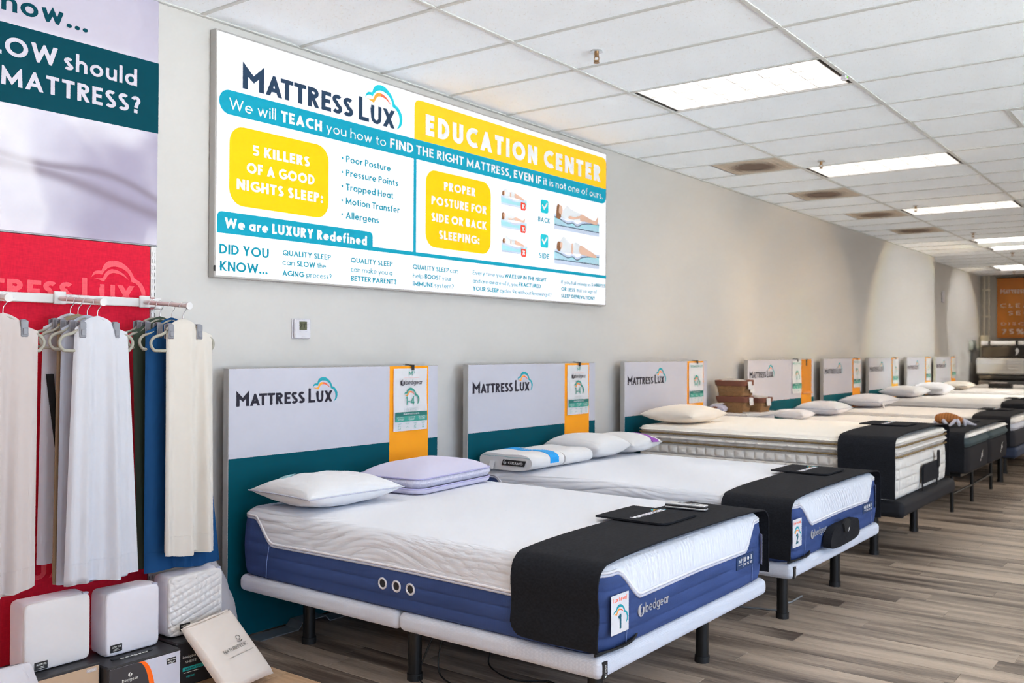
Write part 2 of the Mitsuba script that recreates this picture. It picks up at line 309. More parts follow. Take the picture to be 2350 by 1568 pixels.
def bedgear(x0, x1, y, ch, h=.055):
    r = ch * .66; return unary_union([swirl(x0 + r, y + ch * .42, r), text('bedgear', x0 + 2.35 * r, x1, y, ch, h, .16)])
# ---------------------------------------------------------------- materials
def fl(x): return mi.Float(x)
PW, PL, Y0 = 0.1524, 1.22, 2.755          # plank width, length, where the planks start
def plank_off(r): return (r * 0.437 + (r * r) * 0.171) % 1.0 * PL
def floor_col(p, n, uv):
    r = dr.floor((p.y - Y0) / PW); off = r * 0.437 + r * r * 0.171; off = (off - dr.floor(off)) * PL
    k = dr.floor((p.x - off) / PL); a, b = cell_rand(r, k, 3), cell_rand(r, k, 8)
    g = fbm(p.x * 1.8 + a * 40, p.y * 19 + b * 30, 0.0, 4); g2 = fbm(p.x * 12 + b * 17, p.y * 130, 3.0, 3); g3 = fbm(p.x * 1.5 + a * 9, p.y * 9 + b * 7, 1.0, 2)
    v = 0.42 * g + 0.13 * g2 + 0.45 * g3 + 0.26 * (a - 0.5)
    c = mix(mi.Color3f(*col('50453e')), mi.Color3f(*col('b09f8f')), smoothstep(0.18, 0.80, v))
    return c * (0.93 + 0.1 * noise(p.x * 60, p.y * 260, 0.0))
def floor_bump(p, n, uv): return fbm(p.x * 5, p.y * 160, 0.0, 3)
mat('plank', proc(floor_col), 0.42, bump=floor_bump, scale=0.0006, spec=0.45)
def oak_col(p, n, uv):
    k = cell_rand(dr.floor(p.x / .9 - .748), dr.floor((p.y - 2.753) / .2), 5)
    g = fbm(p.x * 3 + 7 * k, p.y * 60, 0.0, 4)
    return mix(mi.Color3f(*col('b08d6c')), mi.Color3f(*col('d4b696')), g * 0.9 + 0.2 * (k - .5))
mat('oak_tile', proc(oak_col), 0.45)
mat('grout', 'c9bfb2', 0.9)
def wall_bump(p, n, uv): return fbm(p.x * 60, p.y * 60, p.z * 60, 2)
mat('wall', 'c3c1bf', 0.75, bump=wall_bump, scale=0.0006, spec=0.3)
mat('wall_back', 'b3afa8', 0.8)
def tile_bump(p, n, uv): return fbm(p.x * 140, p.y * 140, 0.0, 2)
def tile_col(p, n, uv):
    h = noise(p.x * 210, p.y * 210, 0.0); w = fbm(p.x * 3, p.y * 3, 0.0, 2)
    return mix(mi.Color3f(0.84, 0.90, 0.96), mi.Color3f(0.70, 0.70, 0.70), smoothstep(0.84, 0.94, h)) * (0.97 + 0.05 * w)
mat('ceiling_tile', proc(tile_col), 0.9, spec=0.2)
mat('ceiling_slab', 'd8d8d8', 0.9)
mat('grid_metal', 'c9cdcc', 0.5, spec=0.4)
mat('white_paint', 'd2d2d4', 0.45); mat('white_plastic', 'cfcfd7', 0.35); mat('black_gap', '0d0d0d', 0.6)
mat('alu', 'a9a7a5', 0.42, 0.25); mat('alu_dark', '8f9398', 0.4, 0.5); mat('chrome', 'c8c8c8', 0.15, 1.0); mat('brass', '9a7a58', 0.35, 0.8)
mat('louver', 'a8a8a8', 0.35)
def vent_col(p, n, uv):
    cy = (p.y - 4.563) / 0.6096; cy = (cy - dr.floor(cy) - .5) * .6096; r = dr.sqrt(dr.square(p.x - 0.67) + dr.square(cy)) + 0.05 * (fbm(p.x * 6, p.y * 6, 0.0, 3) - .5)
    return mix(mi.Color3f(*col('6a5a50')), mi.Color3f(*col('bdb2a4')), smoothstep(0.12, 0.27, r))
mat('vent_dusty', proc(vent_col), 0.8)
mat('teal', '0f5366', 0.55, spec=0.3); mat('teal_hb', '004a58', 0.55, spec=0.08); mat('print_white', 'bdbdc9', 0.5, spec=0.3); mat('orange', 'f09a14', 0.5, spec=0.3)
mat('ink', '1d1b2a', 0.55, spec=0.3); mat('cloud_teal', '1c93a0', 0.5); mat('arc_orange', 'f0a030', 0.5); mat('arc_red', 'e8603c', 0.5)
mat('card', 'dadade', 0.4); mat('card_green', '2f8f80', 0.5); mat('card_dark', '1e6a64', 0.5); mat('card_grey', 'c3cccf', 0.5); mat('card_mid', '8fb5b0', 0.5); mat('card_red', 'f0b0a8', 0.5); mat('red_text', 'f0603c', 0.5)
mat('bk', '141416', 0.5); mat('bk_matte', '18181a', 0.85); mat('bk_metal', '17181a', 0.32, 0.3, spec=0.6)
mat('sign_teal', '078aa2', 0.5, spec=0.2); mat('sign_navy', '243a54', 0.5, spec=0.2); mat('sign_white', 'f2f2f6', 0.5); mat('sign_cyan', '00bccb', 0.5); mat('sign_yellow', (.80, .43, .0), 0.5, spec=0.2); mat('sign_orange', (.84, .42, .0), .5); mat('sign_red', 'ee3a24', 0.5)
mat('skin', 'e0b9a4', 0.6); mat('hair', '8a5c3c', 0.6); mat('pale_cyan', 'a9dfea', 0.6); mat('pale_blue', 'cfdcf2', 0.6); mat('slate', '5a6f86', 0.6); mat('gown', 'e9edf2', 0.6)
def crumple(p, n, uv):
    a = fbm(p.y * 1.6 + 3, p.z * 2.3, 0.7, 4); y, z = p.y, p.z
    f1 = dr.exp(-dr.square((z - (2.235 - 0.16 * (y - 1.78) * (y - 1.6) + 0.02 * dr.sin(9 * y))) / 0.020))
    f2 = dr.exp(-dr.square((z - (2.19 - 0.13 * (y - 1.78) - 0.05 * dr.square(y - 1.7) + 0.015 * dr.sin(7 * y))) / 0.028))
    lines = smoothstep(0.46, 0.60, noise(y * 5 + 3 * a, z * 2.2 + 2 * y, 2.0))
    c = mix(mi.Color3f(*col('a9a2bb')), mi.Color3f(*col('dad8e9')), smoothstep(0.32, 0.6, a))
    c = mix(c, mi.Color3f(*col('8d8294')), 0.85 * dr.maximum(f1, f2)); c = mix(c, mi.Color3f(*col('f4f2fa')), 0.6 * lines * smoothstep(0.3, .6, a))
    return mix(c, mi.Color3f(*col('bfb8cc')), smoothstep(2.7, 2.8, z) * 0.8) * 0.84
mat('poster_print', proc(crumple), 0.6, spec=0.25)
mat('poster_text', 'c2bfcd', 0.6); mat('poster_teal', '00404e', 0.6, spec=0.08)
def weave(p, n, uv):
    w = noise(p.y * 300, p.z * 60, 1.0) + noise(p.y * 60, p.z * 300, 2.0); return mi.Float(0.9) + 0.12 * w
def red1(p, n, uv): return mi.Color3f(*col('c81c36')) * weave(p, n, uv)
def red2(p, n, uv): return mi.Color3f(*col('e25a66')) * weave(p, n, uv)
mat('red_cloth', proc(red1), 0.8, spec=0.2); mat('red_light', proc(red2), 0.8, spec=0.2)
def cloth_bump(p, n, uv): return fbm(p.x * 9, p.y * 9, p.z * 4, 3)
for n_, c_ in (('sheet_white', 'c2c4cd'), ('sheet_blush', 'bcb3b2'), ('sheet_cream', 'cac5be'), ('sheet_khaki', '99896f'), ('sheet_ice', 'acb2c0'), ('sheet_blue', '0c4272'), ('sheet_green', '3c4a3e')):
    mat(n_, c_, 0.75, bump=cloth_bump, scale=0.006, spec=0.25, sheen=0.2)
mat('hanger', '97958a', 0.45); mat('clip', '7d7f88', 0.4)
def fuzz(p, n, uv): return fbm(p.x * 420, p.y * 420, p.z * 420, 2)
mat('fleece', 'dcd9da', 0.9, bump=fuzz, scale=0.0025, spec=0.1); mat('jersey', 'dedce4', 0.8, bump=cloth_bump, scale=0.004, spec=0.2)
def ogee(p, n, uv):
    a, b = p.y * 120 + p.z * 40, p.z * 105 - p.y * 35
    return dr.sqrt(dr.abs(dr.sin(a + 0.6 * dr.sin(b)) * dr.sin(b))) 
mat('quilt_leaf', 'e4e2e2', 0.85, bump=ogee, scale=0.006, spec=0.2)
mat('box_black', '232225', 0.45); mat('box_kraft', 'b59a80', 0.6); mat('box_grey', 'c9cad8', 0.5); mat('box_orange', 'ff6a00', 0.5); mat('box_char', '38363a', 0.4); mat('print_light', 'dcdcd8', 0.5); mat('aqua', '22b5b0', 0.5); mat('lilac_grey', 'b9aeac', 0.5)
mat('canvas', 'dcd2ca', 0.85, bump=cloth_bump, scale=0.006, spec=0.2); mat('canvas_ink', '4a4644', 0.7); mat('bag_white', 'c6c3c9', 0.8, bump=cloth_bump, scale=0.012, spec=0.2)
def knit_wave(p, n, uv):
    ph = (p.y + 0.8 * p.z + 0.10 * dr.sin(3.4 * p.x + 1.0) + 0.05 * dr.sin(5 * p.x + 6 * p.y)) * 42.0 * 3.1416
    big = dr.sqrt(dr.abs(dr.sin(ph * 0.5)))
    band = smoothstep(.45, .6, noise(p.x * 1.7 + 2, p.y * 1.3, 0.0)); dots = dr.abs(dr.sin(p.x * 210) * dr.sin(p.y * 260))
    return big * (1 - .6 * band) + .35 * band * dots
mat('knit_white', 'dadde5', 0.85, bump=knit_wave, scale=0.008, spec=0.2, sheen=0.2)
def border_bump(p, n, uv):
    g = dr.abs(dr.sin((p.z - 0.35) * 3.1416 / 0.056)); return dr.sqrt(g) * 0.9 + 0.10 * dr.abs(dr.sin(p.x * 900 + p.y * 900)) * dr.abs(dr.sin(p.z * 900))
def border_col(p, n, uv):
    w = dr.abs(dr.sin(p.x * 620 + p.y * 620)); v = noise(p.x * 5 + p.y * 5, p.z * 30, 1.0)
    return mix(mi.Color3f(*col('2a3c68')), mi.Color3f(*col('40558c')), 0.45 * w + 0.4 * v)
mat('navy_knit', proc(border_col), 0.75, bump=border_bump, scale=0.010, spec=0.3)
mat('piping', 'b9bccb', 0.5)
def mesh_bump(p, n, uv): return dr.abs(dr.sin(p.x * 520 + p.y * 520)) * dr.abs(dr.sin(p.z * 700))
def mesh_col(p, n, uv): return mix(mi.Color3f(*col('bec3d0')), mi.Color3f(*col('d8dbe5')), dr.abs(dr.sin(p.x * 520 + p.y * 520)) * dr.abs(dr.sin(p.z * 700)))
mat('base_grey', proc(mesh_col), 0.75, spec=0.3); mat('base_black', '1d1e23', 0.7, spec=0.3); mat('base_navy', '2c3850', 0.7)
def twill(p, n, uv): return fbm(p.x * 14, p.y * 10, p.z * 5, 3)
def runner_col(p, n, uv): return mix(mi.Color3f(*col('111217')), mi.Color3f(*col('1f2127')), fbm(p.x * 150, p.y * 150, p.z * 150, 2))
mat('runner', proc(runner_col), 0.85, bump=twill, scale=0.010, spec=0.2, sheen=0.1)
mat('embroidery', 'e6e6ee', 0.6); mat('silver', 'd8dae0', 0.3, 0.55); mat('seam_blue', '6c7fae', 0.6)
def tuft(p, n, uv): return dr.sqrt(dr.abs(dr.sin(p.x * 17) * dr.sin(p.y * 17))) 
def block(p, n, uv): return dr.minimum(dr.sqrt(dr.abs(dr.sin((p.x + p.y) * 40))), dr.sqrt(dr.abs(dr.sin(p.z * 45))))
mat('cream_top', 'efe9e0', 0.85, bump=tuft, scale=0.018, spec=0.2); mat('cream_side', 'e6e1da', 0.85, bump=block, scale=0.018, spec=0.2); mat('gold_tape', '77603a', 0.55, 0.1)
mat('white_top', 'e8e4e1', 0.85, bump=tuft, scale=0.010, spec=0.2); mat('charcoal_knit', '2b2a2d', 0.85, bump=block, scale=0.006, spec=0.2); mat('teal_grey', '3f4e52', 0.8); mat('navy_dark', '20222c', 0.8)
mat('pillow_white', 'dddde3', 0.8, bump=cloth_bump, scale=0.010, spec=0.2)
def star(p, n, uv): 
    a = dr.sin(p.x * 130 + 3 * dr.sin(p.y * 55)) * dr.sin(p.y * 130 + 3 * dr.sin(p.x * 60)); return fbm(p.x * 70, p.y * 70, p.z * 40, 2) + 0.4 * dr.abs(a)
mat('pillow_star', 'dbdce0', 0.8, bump=star, scale=0.006, spec=0.2); mat('pillow_lilac', 'c6c3d8', 0.8, spec=0.2); 
def stripe(p, n, uv): return dr.abs(dr.sin(p.y * 90)) + 0.3 * dr.abs(dr.sin(p.x * 300))
mat('pillow_rib', 'dbdadb', 0.8, bump=stripe, scale=0.004, spec=0.2); mat('lilac_mesh', proc(lambda p, n, uv: mix(mi.Color3f(*col('bdbccf')), mi.Color3f(*col('c9c8d8')), smoothstep(.4, .6, noise(p.x * 130 + p.y * 130, p.z * 130, 0.0)))), 0.8); mat('lilac_pipe', 'b0acd2', 0.6)
def ribs_x(p, n, uv): return dr.abs(dr.sin(p.x * 80 + p.y * 20))
mat('pillow_cream', 'e8ded2', 0.8, bump=ribs_x, scale=0.004, spec=0.2); mat('band_blue', '0a94dc', 0.5); mat('band_purple', '8a3fa8', 0.5); mat('sea_green', '8fb8c0', 0.6)
def wick(p, n, uv): return dr.abs(dr.sin(p.z * 260 + 2 * noise(p.x * 60, p.y * 60, 1.0)) * dr.sin((p.x + p.y) * 200))
def wick_col(p, n, uv): return mix(mi.Color3f(*col('6e4f30')), mi.Color3f(*col('c09468')), wick(p, n, uv) * .7 + .4 * noise(p.x * 90, p.y * 90, p.z * 90))
mat('wicker', proc(wick_col), 0.7, bump=wick, scale=0.010); mat('liner', '6a4033', 0.75); mat('wool', 'efe6dc', 0.95, bump=fuzz, scale=0.02)
def plush(p, n, uv): return dr.abs(dr.sin(p.x * 150)) * .6 + fbm(p.x * 200, p.y * 200, p.z * 200, 2) * .5
mat('plush_brown', proc(lambda p, n, uv: mix(mi.Color3f(*col('743c20')), mi.Color3f(*col('b4753e')), plush(p, n, uv))), 0.9, bump=plush, scale=0.004); mat('plush_grey', 'c8c6d2', 0.9)
mat('banner_cloth', proc(lambda p, n, uv: mix(mi.Color3f(*col('7d4517')), mi.Color3f(*col('b5691f')), .35 + .6 * fbm(p.x * 4, p.z * 2, 1.0, 3))), 0.6); mat('banner_ink', 'b9a79c', 0.6)
mat('stack_grey', '5d5d5f', 0.8); mat('stack_grey_dark', '3a3a3a', 0.8); mat('conduit', 'cfc8b8', 0.5); mat('panel_box', 'cfc9b8', 0.5); mat('box_slate', '4d585c', 0.5)
mat('plastic_bag', 'b9bad0', 0.3); mat('lcd', '565a44', 0.3); mat('lcd_ink', '23261c', 0.4); mat('label_grey', 'a9abbd', 0.5); mat('green_led', '7be02a', 0.4)
mat('pattern', proc(lambda p, n, uv: mix(mi.Color3f(*col('8b8578')), mi.Color3f(*col('d8d2c4')), smoothstep(.4, .6, noise(p.x * 90 + 9 * p.z, p.y * 90, p.z * 60)))), 0.8); mat('tag_yellow', 'e6c06a', 0.6)
mat('acrylic', 'd98518', 0.08, spec=0.8); mat('storefront', '4a4d50', 0.4, 0.5)

# ---------------------------------------------------------------- the room
def seen(P, margin=60):
    q = (np.atleast_2d(P) - EYE) @ np.array([CAM_R, CAM_U, CAM_F]).T
    z = np.maximum(q[:, 2], 1e-3); u, v = 1175 + FPX * q[:, 0] / z, 784 - FPX * q[:, 1] / z
    ok = (q[:, 2] > .3)
    return bool(ok.any()) and u[ok].max() > -margin and u[ok].min() < 2350 + margin and v[ok].max() > -margin and v[ok].min() < 1568 + margin
def corners(x0, x1, y0, y1, z): return np.array([(x0, y0, z), (x1, y0, z), (x1, y1, z), (x0, y1, z), ((x0 + x1) / 2, (y0 + y1) / 2, z)])

struct('floor', cbox(-.6, XR, YF, YB, -.12, -.004), 'mat_grout')
# planks across the room, wood-look tiles in front of them
far = []
rows = int((YB - Y0) / PW); cnt = 0
VAR = {}
for r in range(rows):
    y0 = Y0 + r * PW; k0 = -2
    for k in range(-2, 8):
        x0 = plank_off(r) + k * PL; x1 = x0 + PL
        if k == 7 or x0 > XR or x1 < -.5: continue
        x0, x1 = max(x0, -.55), min(x1, XR - .01)
        a, b = x0 + .0012, x1 - .0012
        bx = cbox(a, b, y0 + .001, y0 + PW - .001, -.004, .0, .0012)
        vis = x1 > .12 and seen(corners(max(x0, .1), x1, y0, y0 + PW, 0), 10)
        if vis and y0 < 8.2 and cnt < 290: cnt += 1; part('floor', 'plank', bx, 'mat_plank')
        else: far.append(cbox(a, b, y0 + .001, y0 + PW - .001, -.004, .0))
part('floor', 'far_planks', cat(far), 'mat_plank', kind='stuff')
rest = []
for r in range(0, 39):
    y1 = 2.753 - r * .2
    for k in range(-2, 11):
        x0 = .673 + k * .9 + (0 if r % 2 == 0 else .45); x1 = x0 + .9
        if x0 > XR or x1 < -.5: continue
        bx = cbox(max(x0, -.5) + .002, min(x1, XR) - .002, max(y1 - .198, YF), y1 - .002, -.004, .0, .001)
        if seen(corners(x0, x1, y1 - .2, y1, 0), 0): part('floor', 'wood_tile', bx, 'mat_oak_tile')
        elif y1 - .2 > YF: rest.append(bx)
part('floor', 'far_wood_tiles', cat(rest), 'mat_oak_tile', kind='stuff')

WALL_END = 17.37
struct('wall_left', cbox(-.6, 0, YF, WALL_END, 0, 3.3), 'mat_wall')
struct('wall_recess', cbox(-.6, -.21, WALL_END, YB, 0, 3.3), 'mat_wall')
struct('wall_back', cbox(-.6, XR, YB, YB + .2, 0, 3.3), 'mat_wall_back')
WY = (-2.0, .3, 2.6, 4.8, 6.4)          # shop windows along the right side, beside the camera
struct('wall_right', cat([cbox(XR, XR + .2, WY[-1], YB, 0, 3.3), cbox(XR, XR + .2, YF, WY[0], 0, 3.3), cbox(XR, XR + .2, WY[0], WY[-1], 0, .5), cbox(XR, XR + .2, WY[0], WY[-1], 2.95, 3.3)] + [cbox(XR, XR + .2, y - .05, y + .05, .5, 2.95) for y in WY]), 'mat_wall')
struct('wall_front', cbox(-.6, XR + .2, YF - .2, YF, 0, 3.3), 'mat_wall')
for i in range(4):
    a, b = WY[i] + .05, WY[i + 1] - .05
    k = struct(f'window_{i + 1}', None, None); scene[k] = {'type': 'rectangle', 'to_world': T().translate([XR + .1, (a + b) / 2, 1.725]).rotate([0, 1, 0], -90).scale([1.225, (b - a) / 2, 1]), 'bsdf': {'type': 'thindielectric', 'int_ior': 1.5}}
struct('baseboard_left', cat([cbox(0, .012, 2.5, WALL_END, 0, .1, .003)]), 'mat_bk')

# ceiling: slab, T-bar grid and lay-in tiles
ce = struct('ceiling', cbox(-.6, XR, YF, YB, H + .16, H + .3), 'mat_ceiling_slab')
GX = [0.0, .994] + [.994 + 1.2192 * i for i in range(1, 8)]; GX = [g for g in GX if g < XR]
gy = lambda i: 4.563 + .6096 * i
LIGHT_CELLS = {(1, 1), (1, 6), (1, 11), (1, 17), (1, 19)}
VENTS = {5, 8, 11, 14}
ADDED_LIGHT_CELLS = {(4, i) for i in [-13, -9, -5, -1, 3] + list(range(7, 28, 3))} | {(5, i) for i in [-11, -7, -3, 1, 5] + list(range(8, 28, 3))} | {(3, i) for i in (15, 18, 21, 24)} | {(1, -4), (1, -9)}  # unseen ceiling lights, added out of view to brighten the far wall
ncell = 0; off_tiles = []; tees = []
ply_cache = {}
for ix in range(len(GX)):
    x0 = GX[ix]; x1 = GX[ix + 1] if ix + 1 < len(GX) else XR
    for i in range(-16, 30):
        y0, y1 = gy(i), gy(i + 1)
        if y0 < YF or y1 > YB + .3: continue
        y1 = min(y1, YB)
        if (ix, i) in LIGHT_CELLS or (ix, i) in ADDED_LIGHT_CELLS: continue
        xa = x0
        if ix == 0 and i in VENTS: x1_ = .376
        elif ix == 0 and i in (25, 26): x1_ = .376
        else: x1_ = x1
        if ix == 0 and y1 > WALL_END: xa = -.21
        vis = seen(corners(xa, x1_, y0, y1, H), 20)
        w = (round(x1_ - xa, 3), round(y1 - y0, 3))
        if vis and y0 < 16.2:
            if w not in ply_cache: ply_cache[w] = mikit.ply(cbox(.009, w[0] - .009, .009, w[1] - .009, 0, .014, .004), 'mat_ceiling_tile')
            put('ceiling', 'tile', ply_cache[w], T().translate([xa, y0, H + .004]))
            ncell += 1
        else: off_tiles.append(cbox(xa + .009, x1_ - .009, y0 + .009, y1 - .009, H + .004, H + .018))
part('ceiling', 'far_tiles', cat(off_tiles), 'mat_ceiling_tile', kind='stuff')
for g in GX[1:]: part('ceiling', 'main_runner', cbox(g - .012, g + .012, YF, YB, H - .003, H + .03, .002), 'mat_grid_metal')
part('ceiling', 'wall_angle', cat([cbox(0, .022, YF, WALL_END, H - .004, H + .02, .002), cbox(-.21, -.19, WALL_END, YB, H - .004, H + .02, .002)]), 'mat_grid_metal')
off = []; tply = {}
for i in range(-15, 30):
    y = gy(i)
    if y > YB: continue
    for ix in range(len(GX)):
        x0 = GX[ix]; x1 = GX[ix + 1] if ix + 1 < len(GX) else XR
        if ix == 0 and y > WALL_END: x0 = -.21
        if seen(corners(x0, x1, y - .02, y + .02, H), 10) and y < 13:
            w = round(x1 - x0, 3)
            if w not in tply: tply[w] = mikit.ply(cbox(.012, w - .012, -.0115, .0115, 0, .03, .002), 'mat_grid_metal')
            put('ceiling', 'cross_tee', tply[w], T().translate([x0, y, H - .002]))
        else: off.append(cbox(x0 + .012, x1 - .012, y - .0115, y + .0115, H - .002, H + .028))
part('ceiling', 'far_cross_tees', cat(off), 'mat_grid_metal', kind='stuff')
for i in (25, 26): part('ceiling', 'spare_tee', cbox(.364, .388, gy(i), gy(i + 1), H - .002, H + .03), 'mat_grid_metal')

# recessed fluorescent lights
def troffer(key, x0, x1, y0, y1, nx, ny, fine=True):
    b = .012; xs, ys = x0 + b, y0 + b; xe, ye = x1 - b, y1 - b
    part(key, 'housing', cat([cbox(xs, xe, ys, ys + .004, H - .0, H + .12), cbox(xs, xe, ye - .004, ye, H, H + .12), cbox(xs, xs + .004, ys, ye, H, H + .12), cbox(xe - .004, xe, ys, ye, H, H + .12), cbox(xs, xe, ys, ye, H + .12, H + .125)]), 'mat_white_paint')
    part(key, 'gap', cat([cbox(xs + .004, xe - .004, ys + .004, ys + .012, H + .004, H + .03), cbox(xs + .004, xs + .026, ys + .004, ye - .004, H + .004, H + .03), cbox(xe - .026, xe - .004, ys + .004, ye - .004, H + .004, H + .03)]), 'mat_black_gap')
    k = part(key, 'diffuser', cbox(xs + .026, xe - .026, ys + .012, ye - .006, H + .045, H + .05), 'mat_white_plastic')
    scene[k]['emitter'] = {'type': 'area', 'radiance': {'type': 'rgb', 'value': [LAMP * v for v in (1.0, .93, .82)]}, 'sampling_weight': 1.0}
    if fine:
        X0, X1, Y0_, Y1_ = xs + .026, xe - .026, ys + .012, ye - .006
        for i in range(1, nx): x = X0 + (X1 - X0) * i / nx; part(key, 'louver_blade', cbox(x - .002, x + .002, Y0_, Y1_, H + .008, H + .043), 'mat_louver')
        for i in range(1, ny): y = Y0_ + (Y1_ - Y0_) * i / ny; part(key, 'louver_blade', cbox(X0, X1, y - .003, y + .003, H + .008, H + .043), 'mat_louver')
        part(key, 'louver_frame', cat([cbox(X0, X1, Y0_, Y0_ + .006, H + .004, H + .045), cbox(X0, X1, Y1_ - .006, Y1_, H + .004, H + .045), cbox(X0, X0 + .006, Y0_, Y1_, H + .004, H + .045), cbox(X1 - .006, X1, Y0_, Y1_, H + .004, H + .045)]), 'mat_louver')
LL = ['nearest recessed ceiling light, a louvered white panel beside a sprinkler', 'second recessed ceiling light from the front, white louvered panel', 'third recessed ceiling light from the front, glowing white panel',
      'fourth recessed ceiling light, thin bright strip right above the far beds', 'fifth recessed ceiling light, thin bright strip just behind the fourth']
for n_, (ix, i) in enumerate(sorted(LIGHT_CELLS)):
    k = thing('ceiling_light', LL[n_], 'ceiling light', 'recessed lights in the ceiling grid'); troffer(k, GX[ix], GX[ix + 1], gy(i), gy(i + 1), 6, 3, n_ < 3)
k = thing('ceiling_light', 'farthest recessed ceiling light, set lengthwise above the orange banner', 'ceiling light', 'recessed lights in the ceiling grid'); troffer(k, .376, .994, gy(25), gy(27), 3, 6, False)
for ix, i in sorted(ADDED_LIGHT_CELLS):
    k = thing('ceiling_light', 'added unseen ceiling light outside the picture, brightening the far wall', 'ceiling light', 'added recessed lights outside the picture'); troffer(k, GX[ix], GX[ix + 1], gy(i), gy(i + 1), 6, 3, False)
# dusty supply vents
VL = ['nearest square ceiling vent with a dark dust stain', 'second dust stained square ceiling vent from the front', 'third dust stained square ceiling vent from the front', 'farthest dust stained square ceiling vent']
for n_, i in enumerate(sorted(VENTS)):
    k = thing('ceiling_vent', VL[n_], 'vent', 'dusty vents along the wall side of the ceiling'); cx, cy = .685, gy(i + .5)
    part(k, 'face', cbox(.39, .98, gy(i) + .012, gy(i + 1) - .012, H + .002, H + .014, .003), 'mat_vent_dusty')
    for j, rr in enumerate((.24, .19, .14)):
        part(k, 'cone', place(extr(rrect(-rr, rr, -rr, rr, .03).difference(rrect(-rr + .012, rr - .012, -rr + .012, rr - .012, .025)), .008), (cx, cy, H - .004), (1, 0, 0), (0, 1, 0)), 'mat_vent_dusty')
k = thing('ceiling_grille', 'white square return grille in the ceiling by the right edge', 'grille'); part(k, 'frame', cbox(2.813, 3.42, gy(4) + .012, gy(5) - .012, H - .004, H + .014, .004), 'mat_grid_metal'); part(k, 'core', cbox(2.845, 3.39, gy(4) + .04, gy(5) - .04, H - .007, H - .003, .002), 'mat_ceiling_tile')
# sprinklers
SL = ['nearest fire sprinkler head hanging from the ceiling left of the first light', 'fire sprinkler head in front of the second ceiling light', 'fire sprinkler head in front of the third ceiling light', 'fire sprinkler head in front of the fourth ceiling light', 'fire sprinkler head just behind the fifth ceiling light', 'farthest fire sprinkler head near the orange banner']
for n_, (x, y) in enumerate(((1.27, 4.34), (1.24, 8.0), (1.24, 11.1), (1.25, 14.07), (1.23, 17.21), (.60, 21.3))):
    k = thing('fire_sprinkler', SL[n_], 'sprinkler', 'fire sprinklers under the ceiling')
    part(k, 'escutcheon', cyl((x, y, H - .006), (x, y, H + .004), .034, 24, .03), 'mat_chrome', 40); part(k, 'body', cat([cyl((x, y, H - .03), (x, y, H), .012, 12), cyl((x, y, H - .056), (x, y, H - .05), .013, 12)]), 'mat_brass', 40)
    part(k, 'yoke', cat([tube(spline([(x + s * .011, y, H - .03), (x + s * .015, y, H - .045), (x + s * .006, y, H - .056)], 4), .0028, 6) for s in (-1, 1)]), 'mat_brass', True)
    part(k, 'deflector', cyl((x, y, H - .064), (x, y, H - .061), .016, 20), 'mat_brass', 40)
k = thing('ceiling_sensor', 'tiny white sensor with a green light at the corner of the nearest ceiling light', 'sensor')
part(k, 'case', cbox(2.19, 2.226, 5.55, 5.59, H - .03, H - .003, .006), 'mat_white_plastic'); part(k, 'indicator', cbox(2.2265, 2.228, 5.562, 5.574, H - .022, H - .012), 'mat_green_led')

# warm wall-washing spots on the ceiling, right of the picture
for x, y, tx, ty, tz, g, cut in ((2.4, 18.9, -.21, 20.4, 1.95, 2.4, 22.0), (3.4, 15.6, 0, 15.8, 1.25, 1.3, 36.0), (3.4, 11.0, 0, 10.9, 1.2, .10, 36.0), (3.4, 8.2, 0, 8.4, 1.2, .05, 36.0)):
    k = thing('spot_lamp', 'small white track spot lamp outside the picture aimed at the wall', 'lamp', 'track spots outside the picture'); d = np.array([tx - x, ty - y, tz - 2.9]); d /= np.linalg.norm(d); o = np.array([x, y, H - .12])
    part(k, 'stem', cyl((x, y, H - .09), (x, y, H), .01, 10), 'mat_white_paint'); part(k, 'can', cyl(o - d * .09, o, .035, 20), 'mat_white_paint', 40)
    q = o + d * .02
    scene[k + '_beam'] = {'type': 'spot', 'to_world': T().look_at(origin=q.tolist(), target=(q + d).tolist(), up=[0, 0, 1]), 'cutoff_angle': cut, 'beam_width': 2.0, 'intensity': {'type': 'rgb', 'value': [SPOT * g * v for v in (1.0, .70, .38)]}}
# ---------------------------------------------------------------- the light box on the wall
def emit(k, c, g=1.0): scene[k]['emitter'] = {'type': 'area', 'radiance': {'type': 'rgb', 'value': [SIGN * g * float(v) for v in c]}, 'sampling_weight': 0.5}
SB = thing('light_box_sign', 'large white backlit wall sign with teal and yellow fields of lettering', 'sign')
SO = (.05, 2.79, 1.785)
def on(g, lay=1, depth=.0008): return pr(g, (SO[0] + .0012 * lay, SO[1], SO[2]), depth)
part(SB, 'frame', cat([cbox(.004, .05, 2.79, 2.802, 1.785, 3.005, .002), cbox(.004, .05, 6.438, 6.45, 1.785, 3.005, .002), cbox(.004, .05, 2.802, 6.438, 1.785, 1.797, .002), cbox(.004, .05, 2.802, 6.438, 2.993, 3.005, .002), cbox(.004, .01, 2.8, 6.44, 1.79, 3.0)]), 'mat_alu', label='silver frame'); part(SB, 'tab', cbox(.047, .0525, 2.788, 2.796, 1.815, 1.842), 'mat_bk')
k = part(SB, 'face', cbox(.04, .0505, 2.799, 6.441, 1.794, 2.996, .001), 'mat_print_white', label='glowing white face'); emit(k, (.97, .985, 1.0))
k = part(SB, 'teal_strip', on(rrect(.021, 3.648, .812, .933, .06, corners=(0, 0, 1, 0)).difference(Polygon()), 1), 'mat_sign_teal', label='teal strip across the sign'); emit(k, (0.0, .20, .30), .7)
k = part(SB, 'teal_rules', on(unary_union([sbox(.015, .220, 3.657, .243), sbox(1.414, .24, 1.437, .815), rrect(.014, 1.071, .220, .327, .028, corners=(1, 1, 0, 0))]), 1), 'mat_sign_teal', label='teal rules and tab'); emit(k, (0.0, .20, .30), .7)
